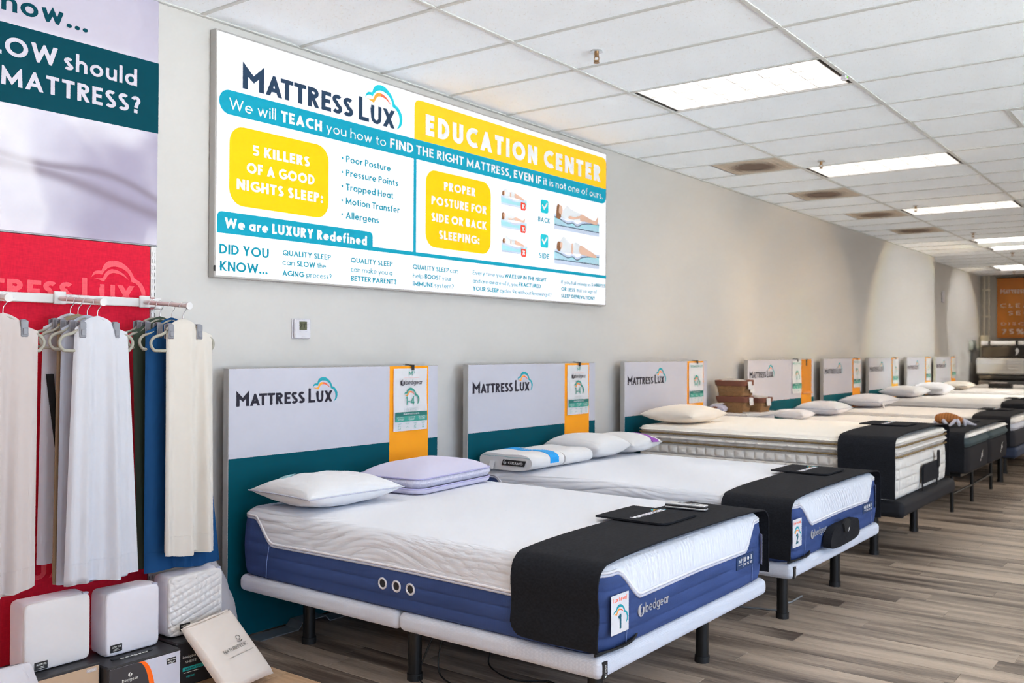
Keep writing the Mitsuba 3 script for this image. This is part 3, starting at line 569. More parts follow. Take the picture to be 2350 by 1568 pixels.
for g_ in (rrect(.083, .731, .365, .763, .085), rrect(1.523, 2.170, .287, .768, .085)): k = part(SB, 'yellow_field', on(g_, 1), 'mat_sign_yellow', label='yellow rounded field'); emit(k, (1.0, .38, .0), .9)
k = part(SB, 'title_field', on(rrect(1.418, 3.648, .9335, 1.177, .045, corners=(1, 1, 0, 0)), 1), 'mat_sign_orange', label='amber title field'); emit(k, (1.0, .40, .0), .8)
a, b, c, e = shop_logo(.159, .960, 1.0)
part(SB, 'logo_lettering', on(a), 'mat_sign_navy', label='navy shop name'); part(SB, 'logo_cloud', on(b), 'mat_sign_cyan', label='turquoise cloud outline'); part(SB, 'logo_arc', on(c, 1), 'mat_arc_orange'); part(SB, 'logo_arc', on(e, 1), 'mat_arc_red')
LT, LB, LXB = .055, .115, .092
W = [text('We will', .078, .367, .839, .056, LT), text('TEACH', .400, .680, .838, .058, .115), text('you how to', .712, 1.173, .842, .052, LT), text('FIND', 1.207, 1.407, .842, .057, .095), text('THE RIGHT MATTRESS,', 1.435, 2.394, .843, .055, .09), text('EVEN IF', 2.424, 2.752, .844, .057, .10), text('it is not one of ours.', 2.781, 3.600, .847, .052, .068)]
W += [text('EDUCATION', 1.517, 2.703, .975, .130, .128, .2), text('CENTER', 2.784, 3.565, .978, .128, .128, .2), text('We are LUXURY Redefined', .057, 1.024, .246, .052, .115)]
W += [text('5 KILLERS', .222, .596, .632, .053, LB), text('OF A GOOD', .186, .630, .538, .054, LB), text('NIGHTS SLEEP:', .126, .693, .447, .054, LB), text('PROPER', 1.692, 2.007, .657, .054, LB), text('POSTURE FOR', 1.574, 2.124, .553, .054, LB), text('SIDE OR BACK', 1.575, 2.127, .449, .054, LB), text('SLEEPING:', 1.647, 2.051, .345, .054, LB)]
for g_ in W: part(SB, 'white_lettering', on(g_, 2), 'mat_sign_white')
Tt = [text(s_, .861, x1, y, .037, .075) for s_, x1, y in (('Poor Posture', 1.214, .701), ('Pressure Points', 1.279, .623), ('Trapped Heat', 1.237, .5435), ('Motion Transfer', 1.293, .4645), ('Allergens', 1.120, .384))]
Tt += [Point(.833, y).buffer(.0055, 8) for y in (.719, .641, .562, .483, .405)]
Tt += [text('DID YOU', .029, .328, .118, .048, .085), text('KNOW...', .030, .321, .034, .048, .085)]
bo, th, cH = .085, .05, .028
def duo(*q): return [text(s_, x0, x1, y, h_, w_) for s_, x0, x1, y, h_, w_ in q]
Tt += duo(('QUALITY SLEEP', .419, .752, .141, cH, .075), ('can', .418, .500, .091, .027, th), ('SLOW', .515, .640, .090, .028, bo), ('the', .655, .716, .091, .027, th), ('AGING', .418, .566, .034, .028, bo), ('process?', .580, .758, .036, .027, th))
Tt += duo(('QUALITY SLEEP', .902, 1.235, .140, cH, .075), ('can make you a', .902, 1.234, .088, .027, th), ('BETTER PARENT?', .903, 1.269, .037, .028, bo))
Tt += duo(('QUALITY SLEEP', 1.412, 1.745, .139, cH, .075), ('can', 1.757, 1.837, .140, .027, th), ('help', 1.413, 1.505, .086, .027, th), ('BOOST', 1.520, 1.668, .086, .028, bo), ('your', 1.682, 1.771, .087, .027, th), ('IMMUNE', 1.413, 1.596, .037, .028, bo), ('system?', 1.609, 1.792, .038, .027, th))
Tt += duo(('Every time you', 1.985, 2.318, .143, .026, th), ('WAKE UP IN THE NIGHT', 2.330, 2.824, .144, .027, bo), ('and are aware of it, you', 1.985, 2.480, .090, .026, th), ('FRACTURED', 2.492, 2.757, .094, .027, bo), ('YOUR SLEEP', 1.986, 2.262, .038, .028, bo), ('cycles 9x without knowing it?', 2.275, 2.891, .040, .026, th))
Tt += duo(('If you fall asleep in', 3.021, 3.425, .143, .026, th), ('5 MINUTES', 3.440, 3.645, .146, .026, bo), ('OR LESS', 3.021, 3.207, .091, .026, bo), (', that', 3.210, 3.300, .091, .026, th), ("'s a sign of", 3.305, 3.518, .092, .026, th), ('SLEEP DEPRIVATION?', 3.022, 3.487, .040, .027, bo))
Tt += [text('BACK', 2.720, 2.871, .574, .036, .07, .2), text('SIDE', 2.735, 2.861, .3125, .037, .07, .2)]
for g_ in Tt: part(SB, 'teal_lettering', on(g_, 1), 'mat_sign_teal')
# the posture drawings
def poly(P, f): return Polygon([f(a_, b_) for a_, b_ in spline(P, 4, True)]).buffer(0)
def sleeper(d, x, y, k, side):
    f = lambda a_, b_: (x + a_ * k, y + b_ * k)
    if side:
        gown = [(.07, .03), (.10, .16), (.17, .21), (.24, .17), (.33, .13), (.42, .16), (.52, .14), (.53, .03), (.30, .02)]; skin = [[(.53, .03), (.53, .13), (.68, .10), (.86, .05), (.92, .02), (.90, .0), (.70, .01)], [(.33, .02), (.335, .13), (.36, .13), (.365, .02)], [(.07, .08), (.09, .13), (.12, .12), (.11, .06)]]; hair = [(.01, .05), (.02, .12), (.06, .14), (.10, .12), (.09, .04), (.05, .02)]
    else:
        gown = [(.10, .04), (.16, .12), (.24, .18), (.34, .14), (.50, .13), (.56, .10), (.54, .03), (.30, .01)]; skin = [[(.54, .03), (.55, .11), (.66, .10), (.80, .07), (.90, .07), (.95, .12), (.96, .09), (.93, .02), (.80, .02), (.66, .03)], [(.26, .04), (.30, .06), (.42, .06), (.52, .09), (.52, .06), (.42, .035), (.30, .025)], [(.05, .08), (.06, .16), (.10, .17), (.13, .12), (.11, .06)]]; hair = [(.0, .02), (.01, .15), (.05, .18), (.08, .14), (.10, .03), (.05, .0)]
    part(d, 'gown', on(poly(gown, f), 3), 'mat_gown'); part(d, 'hair', on(poly(hair, f), 4), 'mat_hair')
    for q_ in skin: part(d, 'skin', on(poly(q_, f), 5), 'mat_skin')
def tick(O_, gs, back, mb): k_ = part(SB, O_, on(back, 4), mb); part(k_, 'mark', on(unary_union(gs), 5), 'mat_sign_white')
for j, (x, y) in enumerate(((2.283, .652), (2.284, .493), (2.291, .327))):
    q_ = spline([(0, .055), (.075, .047), (.15, .038 if j != 1 else .034), (.225, .045), (.296, .055)], 4); top = [(x + a_, y + b_) for a_, b_ in q_]
    d = part(SB, 'posture_drawing', on(Polygon(top + [(x + .296, y + .004), (x, y + .004)]), 1), 'mat_pale_cyan', label='small drawing of a sleeper on a sagging mattress'); part(d, 'pad', on(Polygon(top + [(a_, b_ - .012) for a_, b_ in top[::-1]]), 2), 'mat_pale_blue'); part(d, 'base', on(sbox(x, y - .008, x + .296, y + .004), 2), 'mat_pale_blue')
    sleeper(d, x + .005, y + .047, .275, j != 1); c_ = (x + .2495, y + .005); tick('cross_box', [affinity.rotate(sbox(c_[0] - .020, c_[1] - .0055, c_[0] + .020, c_[1] + .0055), r_, c_) for r_ in (52, -52)], rrect(x + .222, x + .277, y - .022, y + .032, .01), 'mat_sign_red')
for x, y, sd in ((2.927, .555, 0), (2.929, .300, 1)):
    top = spline([(0, .085), (.08, .072), (.17, .05), (.24, .062), (.30, .042), (.38, .068), (.50, .083), (.619, .088)], 6); L_ = lambda d_: [(x + a_, y + b_ + d_) for a_, b_ in top]
    d = part(SB, 'posture_drawing', on(Polygon(L_(-.012) + [(x + .619, y + .022), (x, y + .022)]), 1), 'mat_pale_cyan', label='large drawing of a sleeper on a spring mattress'); part(d, 'pad', on(Polygon(L_(.012) + L_(-.004)[::-1]), 2), 'mat_pale_blue'); part(d, 'line', on(Polygon(L_(-.004) + L_(-.012)[::-1]), 2), 'mat_slate'); part(d, 'line', on(sbox(x, y + .015, x + .619, y + .022), 2), 'mat_slate'); part(d, 'base', on(sbox(x, y - .012, x + .619, y + .015), 1), 'mat_pale_blue')
    part(d, 'springs', on(unary_union([sbox(x + .012 + .0172 * i, y + .024, x + .018 + .0172 * i, y + .034) if 8 < i < 22 else sbox(x + .012 + .0172 * i, y + .024, x + .018 + .0172 * i, y + .058) for i in range(35)]), 2), 'mat_pale_blue', kind='stuff'); sleeper(d, x + .02, y + (.066 if not sd else .07), .60, sd)
for y in (.6415, .391): tick('check_box', [LineString([(2.768, y + .052), (2.787, y + .03), (2.822, y + .07)]).buffer(.0075, cap_style='square')], rrect(2.747, 2.841, y, y + .095, .016), 'mat_sign_cyan')

# ---------------------------------------------------------------- posters and the display wall on the left
PO = thing('fabric_poster', 'tall fabric poster of white bedding with a teal text band', 'poster')
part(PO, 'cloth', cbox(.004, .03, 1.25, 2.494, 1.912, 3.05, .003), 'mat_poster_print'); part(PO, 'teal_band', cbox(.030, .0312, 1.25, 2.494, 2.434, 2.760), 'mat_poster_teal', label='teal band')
q = lambda g, d_=.0325: pr(g, (d_, 0, 0), .0008)
part(PO, 'band_lettering', q(unary_union([text('LOW', 1.742, 2.018, 2.628, .079, .10), text('should', 2.045, 2.384, 2.628, .074, .085), text('MATTRESS?', 1.787, 2.402, 2.506, .077, .095)])), 'mat_poster_text', label='pale lettering')
part(PO, 'top_lettering', q(text('know...', 1.715, 2.150, 2.810, .080, .085), .0312), 'mat_poster_teal', label='teal lettering'); part(PO, 'hem', cat([cbox(.004, .033, 1.25, 2.494, 1.9065, 1.9125, .001)]), 'mat_alu_dark')
RP = thing('red_fabric_panel', 'red woven wall panel printed with tonal shop logos behind the hanging sheets', 'panel')
part(RP, 'cloth', cbox(.02, .05, 1.25, 2.447, .06, 1.903, .004), 'mat_red_cloth')
RG = []
for y, x in ((1.628, 1.455), (1.0, 1.30), (.47, 1.16), (.0, 1.45)):
    a, b, c, e = shop_logo(x, y, .84); RG = unary_union([a, b, c, e]).intersection(sbox(1.26, .07, 2.44, 1.9)); part(RP, 'logo_print', pr(RG, (.0502, 0, 0), .0008), 'mat_red_light', label='lighter red logo print')
for y in (2.464,):
    k = thing('slotted_standard', 'white slotted metal upright beside the red panel' if y > 2 else 'white slotted metal upright outside the picture', 'shelf upright')
    g = sbox(y - .0125, 0, y + .0125, 1.903)
    for j in range(60): g = g.difference(sbox(y - .009, .03 + j * .031, y - .0055, .048 + j * .031)).difference(sbox(y + .0055, .03 + j * .031, y + .009, .048 + j * .031))
    part(k, 'rail', pr(g, (.045, 0, 0), .004), 'mat_white_paint'); part(k, 'channel', cat([cbox(.0, .045, y - .0125, y - .0105, 0, 1.9), cbox(.0, .045, y + .0105, y + .0125, 0, 1.9)]), 'mat_white_paint'); part(k, 'dark_inside', cbox(.0, .036, y - .0100, y + .0100, .01, 1.89), 'mat_black_gap')
RA = thing('display_rail', 'white metal hanging rail with three straight arms across the red panel', 'rail')
part(RA, 'bar', cbox(.082, .098, 1.26, 2.455, 1.622, 1.661, .003), 'mat_white_paint')
for y in (1.265, 2.464): part(RA, 'bracket', cbox(.0508, .09, y - .018, y + .018, 1.615, 1.668, .003), 'mat_white_paint')
ARMS = (1.635, 2.0, 2.388)
for y in ARMS:
    part(RA, 'arm', cyl((.104, y, 1.643), (.438, y, 1.6195), .0095, 20), 'mat_white_paint', 40); part(RA, 'arm_plate', cbox(.098, .108, y - .026, y + .026, 1.618, 1.672, .003), 'mat_white_paint'); part(RA, 'end_cap', cyl((.434, y, 1.620), (.446, y, 1.6188), .0155, 24), 'mat_white_paint', 40)
armz = lambda x: 1.643 - .0235 * (x - .104) / .334

def hanger(n_lab, x, y, clips=True, w=.150):
    k = thing('clip_hanger', n_lab, 'hanger', 'clip hangers on the rail arms'); r = .0095; zt = armz(x) + r
    P = [(x, y - .018, zt - .020), (x, y - .016, zt - .006), (x, y, zt + .004), (x, y + .017, zt - .008), (x, y + .014, zt - .028), (x, y + .001, zt - .048), (x, y, zt - .085)]
    part(k, 'hook', tube(spline(P, 6), .0019, 8), 'mat_chrome', True)
    zc = zt - .085
    B = [(x, y, zc + .004), (x, y + .045, zc - .012), (x, y + w * .62, zc - .048), (x, y + w * .93, zc - .066), (x, y + w * 1.02, zc - .092), (x, y + w * .93, zc - .116), (x, y + w * .75, zc - .121)]
    full = B + [(x, y - (p_[1] - y), p_[2]) for p_ in B[::-1]]
    full = full[:-1]
    m_ = tube(spline(full, 5, True), .0065, 8, closed=True); part(k, 'body', m_, 'mat_hanger', True)
    return k, zc
def clips_for(k, x, y, zc, ds=(-.075, .075), th=.02):
    for d_ in ds:
        yy = y + d_; zz = zc - .042
        cl = part(k, 'clip', cat([cbox(x + th * .5 + .003, x + th * .5 + .009, yy - .014, yy + .014, zz - .028, zz + .034, .003), cbox(x - th * .5 - .009, x - th * .5 - .003, yy - .014, yy + .014, zz - .028, zz + .034, .003), cbox(x - th * .4, x + th * .4 + .006, yy - .010, yy + .010, zz + .030, zz + .038, .003)]), 'mat_clip')
        part(cl, 'lever', cbox(x + th * .5 + .009, x + th * .5 + .0135, yy - .0085, yy + .0085, zz - .020, zz + .006, .002), 'mat_clip')
def sheet(lab, m_, x, y0, y1, zc, z1, b0, b1, peak=.045, th=.030, seed=0, fold=.008, dzb=0.0, yarm=0.0, hem=True, col_grp='folded sheets hung from the rail'):
    """a folded sheet from a peaked top (y0..y1) down to the hem (b0..b1) at z1"""
    k = thing('hanging_sheet', lab, 'sheet', col_grp); n, mz = 40, 34; R = []
    rg = np.random.default_rng(seed); ph = rg.uniform(0, 6.3, 4); fr = rg.uniform(1.0, 2.6, 4)
    for j in range(mz):
        t = j / (mz - 1); t2 = t ** .85; yc0, yc1 = y0 + (b0 - y0) * t2, y1 + (b1 - y1) * t2
        u = np.linspace(0, 1, n); u = .5 - .5 * np.cos(np.pi * u) if False else u
        ztop = zc + .015 + np.interp(np.abs(yc0 + (yc1 - yc0) * u - yarm), [0, .025, .045, .093, .14], [.004, -.003, -.012, -.048, -.066]); zb = z1 + dzb * (u - .5) + .004 * np.sin(2 * np.pi * u * 1.3 + ph[0])
        z = ztop + (zb - ztop) * t
        amp = fold * (0.04 + 1.5 * t ** .7); d_ = sum(amp * math.sqrt(1 / (i + 1)) * np.sin(2 * np.pi * fr[i] * (i * .6 + 1) * u + ph[i] + .5 * t) for i in range(3))
        d_ = d_ * np.sin(np.pi * np.clip(u, .02, .98)) ** .3; hh = th * .5 * (1 + .6 * t); e_ = np.sqrt(np.clip(1 - (2 * u - 1) ** 8, 0, 1))
        if j == 0: e_ = e_ * .15
        y = yc0 + (yc1 - yc0) * u; h_ = .0018 if (hem and z1 + .10 > (ztop.mean() + (zb.mean() - ztop.mean()) * t) > z1 + .001) else 0
        A = np.c_[x + d_ + (hh + h_) * e_, y, z]; B_ = np.c_[x + d_ - (hh + h_) * e_, y, z + (.012 if j == mz - 1 else 0)][::-1]
        R.append(np.vstack([A, B_]))
    R = np.array(R); R = R[:, ::-1]
    part(k, 'cloth', rings(R, True, True), m_, 50)
    if hem:
        G = R[:, ::-1][:, :n]; zt_ = G[0, :, 2]; pts = []
        for i in range(1, n - 1):
            zz = z1 + .085 + dzb * (i / n - .5); col_ = G[:, i]; pts.append([np.interp(-zz, -col_[:, 2], col_[:, 0]) + .0006, np.interp(-zz, -col_[:, 2], col_[:, 1]), zz])
        part(k, 'hem_stitch', tube(pts, .0009, 5), m_)
    return k
# x along the arm, sheet ends
HG = [('clip hanger holding the blush sheet at the left edge', 'blush pink sheet hanging at the left edge of the picture', 'sheet_blush', .40, 0, 1.545, 1.765, .52, 1.53, 1.758, .04),
      ('clip hanger holding the front white sheet', 'bright white sheet hanging foremost on the middle arm', 'sheet_white', .40, 1, 1.908, 2.129, .512, 1.872, 2.183, .0),
      ('clip hanger holding the ice grey sheet', 'ice grey sheet hanging right behind the bright white one', 'sheet_ice', .322, 1, 1.895, 2.120, .495, 1.885, 2.185, -.02),
      ('clip hanger holding the khaki sheet', 'khaki tan sheet hanging between the white sheets', 'sheet_khaki', .25, 1, 1.915, 2.10, .49, 1.905, 2.10, .0),
      ('clip hanger holding the rear white sheet', 'white sheet hanging rearmost on the middle arm', 'sheet_white', .19, 1, 1.888, 2.09, .568, 1.872, 2.09, .0),
      ('clip hanger holding the cream sheet', 'cream sheet hanging foremost on the right arm', 'sheet_cream', .40, 2, 2.305, 2.534, .545, 2.305, 2.552, -.012),
      ('clip hanger holding the blue sheet', 'deep blue sheet hanging right behind the cream one', 'sheet_blue', .315, 2, 2.262, 2.50, .472, 2.265, 2.64, -.01),
      ('clip hanger holding the dark green sheet', 'dark green sheet hanging behind the blue one', 'sheet_green', .225, 2, 2.255, 2.50, .478, 2.285, 2.52, .0)]
for i, (hl, sl, m_, x, a_, y0, y1, z1, b0, b1, dz) in enumerate(HG):
    y = (y0 + y1) / 2 if abs((y0 + y1) / 2 - ARMS[a_]) < .035 else ARMS[a_]
    k, zc = hanger(hl, x, ARMS[a_]); clips_for(k, x, ARMS[a_], zc, (-.068, .072)); sheet(sl, 'mat_' + m_, x, y0, y1, zc, z1, b0, b1, seed=i + 3, dzb=dz, yarm=ARMS[a_], fold=.011 if x > .39 else .005, th=.030 if x > .39 else .022)
k, zc = hanger('bare clip hanger rearmost on the right arm', .165, ARMS[2]); clips_for(k, .165, ARMS[2], zc, (-.07, .07))
for lab, x, y0, y1, z0, z1 in (('black hanging strip against the red panel left of the rear white sheet', .0505, 1.862, 1.885, 1.1, 1.47), ('black hanging strip between the rear white sheet and the khaki one', .206, 1.912, 1.945, .93, 1.33)):
    k = thing('black_strip', lab, 'strip', 'black strips behind the sheets'); whole(k, hull([(x + dx, y, z) for dx in (0, .003) for y, z in ((y0 - .02, z1), (y0 + .012, z1), (y1, z0), (y1 + .012, z0))]), 'mat_bk_matte')

# ---------------------------------------------------------------- samples and boxes on the floor
def cube(lab, y0, y1, z0, z1, m_side, m_face, tag_yz, seed):
    k = thing('protector_sample', lab, 'mattress protector sample', 'sample cubes on the boxes'); x0, x1 = .275, .395
    R = []; rg = np.random.default_rng(seed); n = 64
    def loop(s, x): # superellipse loop
        t = np.linspace(0, 2 * np.pi, n, endpoint=False); e = .16
        yy = np.sign(np.cos(t)) * np.abs(np.cos(t)) ** e; zz = np.sign(np.sin(t)) * np.abs(np.sin(t)) ** e
        return np.c_[np.full(n, x), (y0 + y1) / 2 + yy * (y1 - y0) / 2 * s, (z0 + z1) / 2 + zz * (z1 - z0) / 2 * s]
    prof = [(.86, x0 - .004), (.95, x0), (.99, x0 + .012)] + [(1.0 + .012 * math.sin(math.pi * t), x0 + .02 + t * (x1 - x0 - .04)) for t in np.linspace(0, 1, 7)] + [(.995, x1 - .014), (.975, x1 - .004)]
    R = np.array([loop(s, x) for s, x in prof]); 
    R += (meshkit.fbm(R * 16, 3, seed)[..., None] - .5) * .010 * np.array([.4, 1, 1])
    R[:, :, 2] = np.maximum(R[:, :, 2], z0)
    part(k, 'body', rings(R, True, True), m_side, 50)
    F = np.array([loop(s, x) for s, x in ((.985, x1 - .010), (.992, x1 - .004), (.975, x1 + .004), (.93, x1 + .007), (.75, x1 + .009), (.5, x1 + .010), (.25, x1 + .0105), (.05, x1 + .0105))]); F[:, :, 2] = np.maximum(F[:, :, 2], z0 + .002)
    part(k, 'face', rings(F, False, True), m_face, 60)
    ty, tz = tag_yz; tg = part(k, 'label', cbox(x1 + .009, x1 + .012, ty, ty + .050, tz, tz + .030, .001), 'mat_bk', label='black sewn label')
    part(tg, 'lettering', pr(unary_union([text('SLEEP TITE', ty + .006, ty + .044, tz + .017, .007, .09), sbox(ty + .016, tz + .011, ty + .034, tz + .0125), sbox(ty + .011, tz + .006, ty + .039, tz + .0075)]), (x1 + .0122, 0, 0), .0004), 'mat_print_light')
    part(k, 'brand_tab', cbox(x1 - .012, x1 + .004, y1 - .030, y1 - .008, z1 - .006, z1 + .0015, .001), 'mat_label_grey')
cube('white terry topped sample cube, leftmost of three on the boxes', 1.722, 1.982, .207, .470, 'mat_jersey', 'mat_fleece', (1.760, .215), 1)
cube('smooth white jersey sample cube on the box with the orange stripe', 2.046, 2.285, .187, .448, 'mat_jersey', 'mat_jersey', (2.064, .205), 2)
cube('white sample cube quilted with a leaf pattern, rightmost of three', 2.330, 2.600, .196, .458, 'mat_jersey', 'mat_quilt_leaf', (2.380, .218), 3)
k = thing('product_box', 'kraft tan product box with black edges under the terry sample cube', 'box', 'product boxes under the samples')
part(k, 'carton', cbox(.22, .470, 1.690, 1.985, 0, .205, .003), 'mat_box_black'); part(k, 'front', cbox(.470, .4715, 1.708, 1.978, .006, .196), 'mat_box_kraft', label='kraft tan front'); part(k, 'badge', pr(rrect(1.928, 1.968, .176, .190, .003), (.4715, 0, 0), .0008), 'mat_lilac_grey'); part(k, 'lettering', pr(text('MALOUF', 1.933, 1.963, .180, .006, .09), (.4725, 0, 0), .0004), 'mat_print_light'); part(k, 'dark_mark', pr(sbox(1.83, .10, 1.86, .128), (.4715, 0, 0), .0005), 'mat_box_black')
k = thing('product_box', 'black product box with a grey panel and an orange curved stripe', 'box', 'product boxes under the samples')
part(k, 'carton', cbox(.24, .515, 1.990, 2.316, 0, .186, .006), 'mat_box_black'); X = .515; arcs = Polygon([(2.118, .177)] + [(2.118 + .055 * math.sin(t), .177 - .17 * (1 - math.cos(t))) for t in np.linspace(0, 1.45, 12)] + [(2.172, .006), (1.999, .006), (1.999, .177)]).buffer(0)
part(k, 'front_panel', pr(sbox(1.999, .006, 2.309, .177), (X, 0, 0), .0008), 'mat_box_grey', label='grey front'); st = Polygon([(2.118, .177)] + [(2.136 + .060 * math.sin(t), .177 - .175 * (1 - math.cos(t))) for t in np.linspace(0, 1.5, 12)] + [(2.16, .006), (2.1, .006)]).buffer(0)
part(k, 'orange_stripe', pr(st.difference(arcs), (X + .0010, 0, 0), .0006), 'mat_box_orange', label='orange stripe'); part(k, 'dark_panel', pr(arcs, (X + .0012, 0, 0), .0006), 'mat_box_char', label='charcoal field')
part(k, 'logo', pr(unary_union([swirl(2.084, .139, .0085), text('bedgear', 2.050, 2.120, .114, .013, .055, .16)]), (X + .0020, 0, 0), .0005), 'mat_print_light')
part(k, 'size_label', pr(sbox(2.246, .134, 2.290, .158), (X + .001, 0, 0), .0006), 'mat_box_black'); part(k, 'size_lettering', pr(unary_union([text('KING/CAL KING', 2.249, 2.287, .148, .006, .1), sbox(2.252, .141, 2.284, .143), sbox(2.255, .137, 2.28, .139)]), (X + .0018, 0, 0), .0004), 'mat_print_light')
part(k, 'handle', place(extr(rrect(-.09, .09, -.012, .012, .01), .004), (.435, 2.14, .186), (0, 1, 0), (-1, 0, 0)), 'mat_bk'); part(k, 'top_lettering', place(extr(text('bedgear', -.06, .06, -.005, .012, .06), .001), (.455, 2.14, .190), (0, 1, 0), (-1, 0, 0)), 'mat_print_light')
k = thing('product_box', 'black product box with turquoise print behind the canvas pillow bag', 'box', 'product boxes under the samples')
part(k, 'carton', cbox(.24, .470, 2.322, 2.640, 0, .192, .006), 'mat_box_black'); X = .470
part(k, 'aqua_band', pr(sbox(2.352, .066, 2.47, .082), (X, 0, 0), .0008), 'mat_aqua', label='turquoise band'); part(k, 'lettering', pr(unary_union([text('SHEET', 2.365, 2.42, .098, .010, .07), text('bedgear', 2.353, 2.42, .120, .011, .06), sbox(2.357, .057, 2.43, .060)]), (X, 0, 0), .0006), 'mat_print_light'); part(k, 'aqua_lettering', pr(text('vertex', 2.37, 2.41, .036, .012, .07), (X, 0, 0), .0006), 'mat_aqua'); part(k, 'band_lettering', pr(text('INSTANT COOL', 2.366, 2.45, .070, .007, .08), (X + .001, 0, 0), .0005), 'mat_box_black')

def cushion(W_, L_, th, n=28, e=.28, puff=.5, seed=0, wr=.0):
    """pillow body in the xy plane, W_ by L_, th thick, seam at z = 0"""
    u = np.linspace(-1, 1, n); U, V = np.meshgrid(u, u, indexing='ij')
    prof = (np.clip(1 - np.abs(U) ** 2.6, 0, 1) * np.clip(1 - np.abs(V) ** 2.6, 0, 1)) ** puff
    pin = 1 - .05 * (1 - np.abs(V) ** 2) * np.abs(U) ** 6; pin2 = 1 - .05 * (1 - np.abs(U) ** 2) * np.abs(V) ** 6
    X_, Y_ = U * W_ / 2 * pin, V * L_ / 2 * pin2; out = []
    for s in (1, -1):
        Z_ = s * prof * th / 2; P = np.stack([X_, Y_, Z_], -1)
        if wr: P[..., 2] += (meshkit.fbm(P * 13 + seed, 3, seed) - .5) * wr * prof
        out.append(P.reshape(-1, 3))
    Fq = []
    for i in range(n - 1):
        for j in range(n - 1):
            a_, b_, c_, d_ = i * n + j, (i + 1) * n + j, (i + 1) * n + j + 1, i * n + j + 1; Fq += [(a_, b_, c_), (a_, c_, d_)]
    Fq = np.array(Fq); m_ = trimesh.Trimesh(np.vstack(out), np.vstack([Fq, Fq[:, ::-1] + n * n]), process=False); m_.merge_vertices(); 
    edge = [(i, 0) for i in range(n)] + [(n - 1, j) for j in range(1, n)] + [(i, n - 1) for i in range(n - 2, -1, -1)] + [(0, j) for j in range(n - 2, 0, -1)]
    return m_, np.array([(X_[i, j], Y_[i, j], 0) for i, j in edge])
def frame(mesh, O, ex, ey):
    ex = np.array(ex, float); ex /= np.linalg.norm(ex); ey = np.array(ey, float); ey -= ex * (ex @ ey); ey /= np.linalg.norm(ey); return place(mesh, O, ex, ey)
# canvas pillow bag leaning on the third box
k = thing('canvas_bag', 'cream canvas pillow bag with dark plant logo leaning on a black box', 'bag'); dn = np.array([.235, .05, -.235]); dn /= np.linalg.norm(dn); sd = np.array([-.10, .99, .03]); sd -= dn * (sd @ dn); sd /= np.linalg.norm(sd)
C0 = np.array([.602, 2.482, .146]); m_, ed = cushion(.272, .352, .06, puff=.22, seed=4, wr=.010); part(k, 'sack', frame(m_, C0, sd, -dn), 'mat_canvas', 60)
nz = np.cross(sd, -dn); tilt = lambda g, h_=.0345, d_=.0006: place(extr(g, d_), C0 + nz * h_, sd, -dn)
part(k, 'lettering', tilt(text('NATUREPEDIC', -.052, .082, -.018, .016, .045)), 'mat_canvas_ink', label='dark lettering'); part(k, 'tagline', tilt(text('COMFORT WITHOUT CHEMICALS', -.040, .092, -.046, .0045, .05, .3)), 'mat_canvas_ink')
part(k, 'plant_mark', tilt(unary_union([*[affinity.translate(g_, -.012, 0) for g_ in (Point(.068, .028).buffer(.011, 12).difference(Point(.068, .028).buffer(.0088, 12)), sbox(.0672, .004, .0688, .017), Polygon([(.068, .006), (.057, .013), (.054, .011)]).buffer(.001), Polygon([(.068, .006), (.079, .013), (.082, .011)]).buffer(.001))]])), 'mat_canvas_ink')
part(k, 'gather', tube([C0 - dn * .172 + sd * t + nz * .004 * math.sin(60 * t) for t in np.linspace(-.12, .12, 24)], .006, 8), 'mat_canvas', True)
# white pillow sack standing between the cubes and the first headboard
k = thing('white_pillow_sack', 'tall white fabric pillow sack standing against the first headboard', 'bag'); n = 36; R = []
for t in np.linspace(0, 1, 22):
    z = .005 + .43 * t; w = .12 * (1 - .55 * max(0, (t - .55) / .45) ** 1.3) * (1 - .25 * (1 - min(1, t / .12)) ** 2); dpt = .065 * (1 - .75 * max(0, (t - .5) / .5) ** 1.2); cy = 2.735 - .045 * t; cx = .185 - .06 * t; a_ = np.linspace(0, 2 * np.pi, n, endpoint=False); rp = 1 + .10 * np.sin(9 * a_) * max(0, (t - .7) / .3)
    R.append(np.c_[cx + dpt * np.cos(a_) * rp, cy + w * np.sign(np.sin(a_)) * np.abs(np.sin(a_)) ** .75 * rp, np.full(n, z)])
R = np.array(R); R += (meshkit.fbm(R * 11, 3, 9)[..., None] - .5) * .018; R[..., 2] = np.maximum(R[..., 2], .001); R[..., 1] = np.minimum(R[..., 1], 2.845); R[..., 0] = np.maximum(R[..., 0], .058); part(k, 'sack', rings(R, True, True), 'mat_bag_white', 60)
k = thing('white_pillow_sack', 'white drawstring pillow sack in the bottom left corner', 'bag'); R = []
for t in np.linspace(0, 1, 20):
    z = .003 + .305 * t; w = .15 * (1 - .28 * max(0, (t - .6) / .4) ** 1.5); dpt = .075 * (1 - .8 * max(0, (t - .45) / .55) ** 1.2); a_ = np.linspace(0, 2 * np.pi, n, endpoint=False); rp = 1 + .12 * np.sin(11 * a_) * max(0, (t - .75) / .25); R.append(np.c_[.56 + dpt * np.cos(a_) * rp, 1.553 + w * np.sin(a_) * rp, np.full(n, z)])
R = np.array(R); R += (meshkit.fbm(R * 12, 3, 5)[..., None] - .5) * .016; R[..., 2] = np.maximum(R[..., 2], .001); part(k, 'sack', rings(R, True, True), 'mat_bag_white', 60)

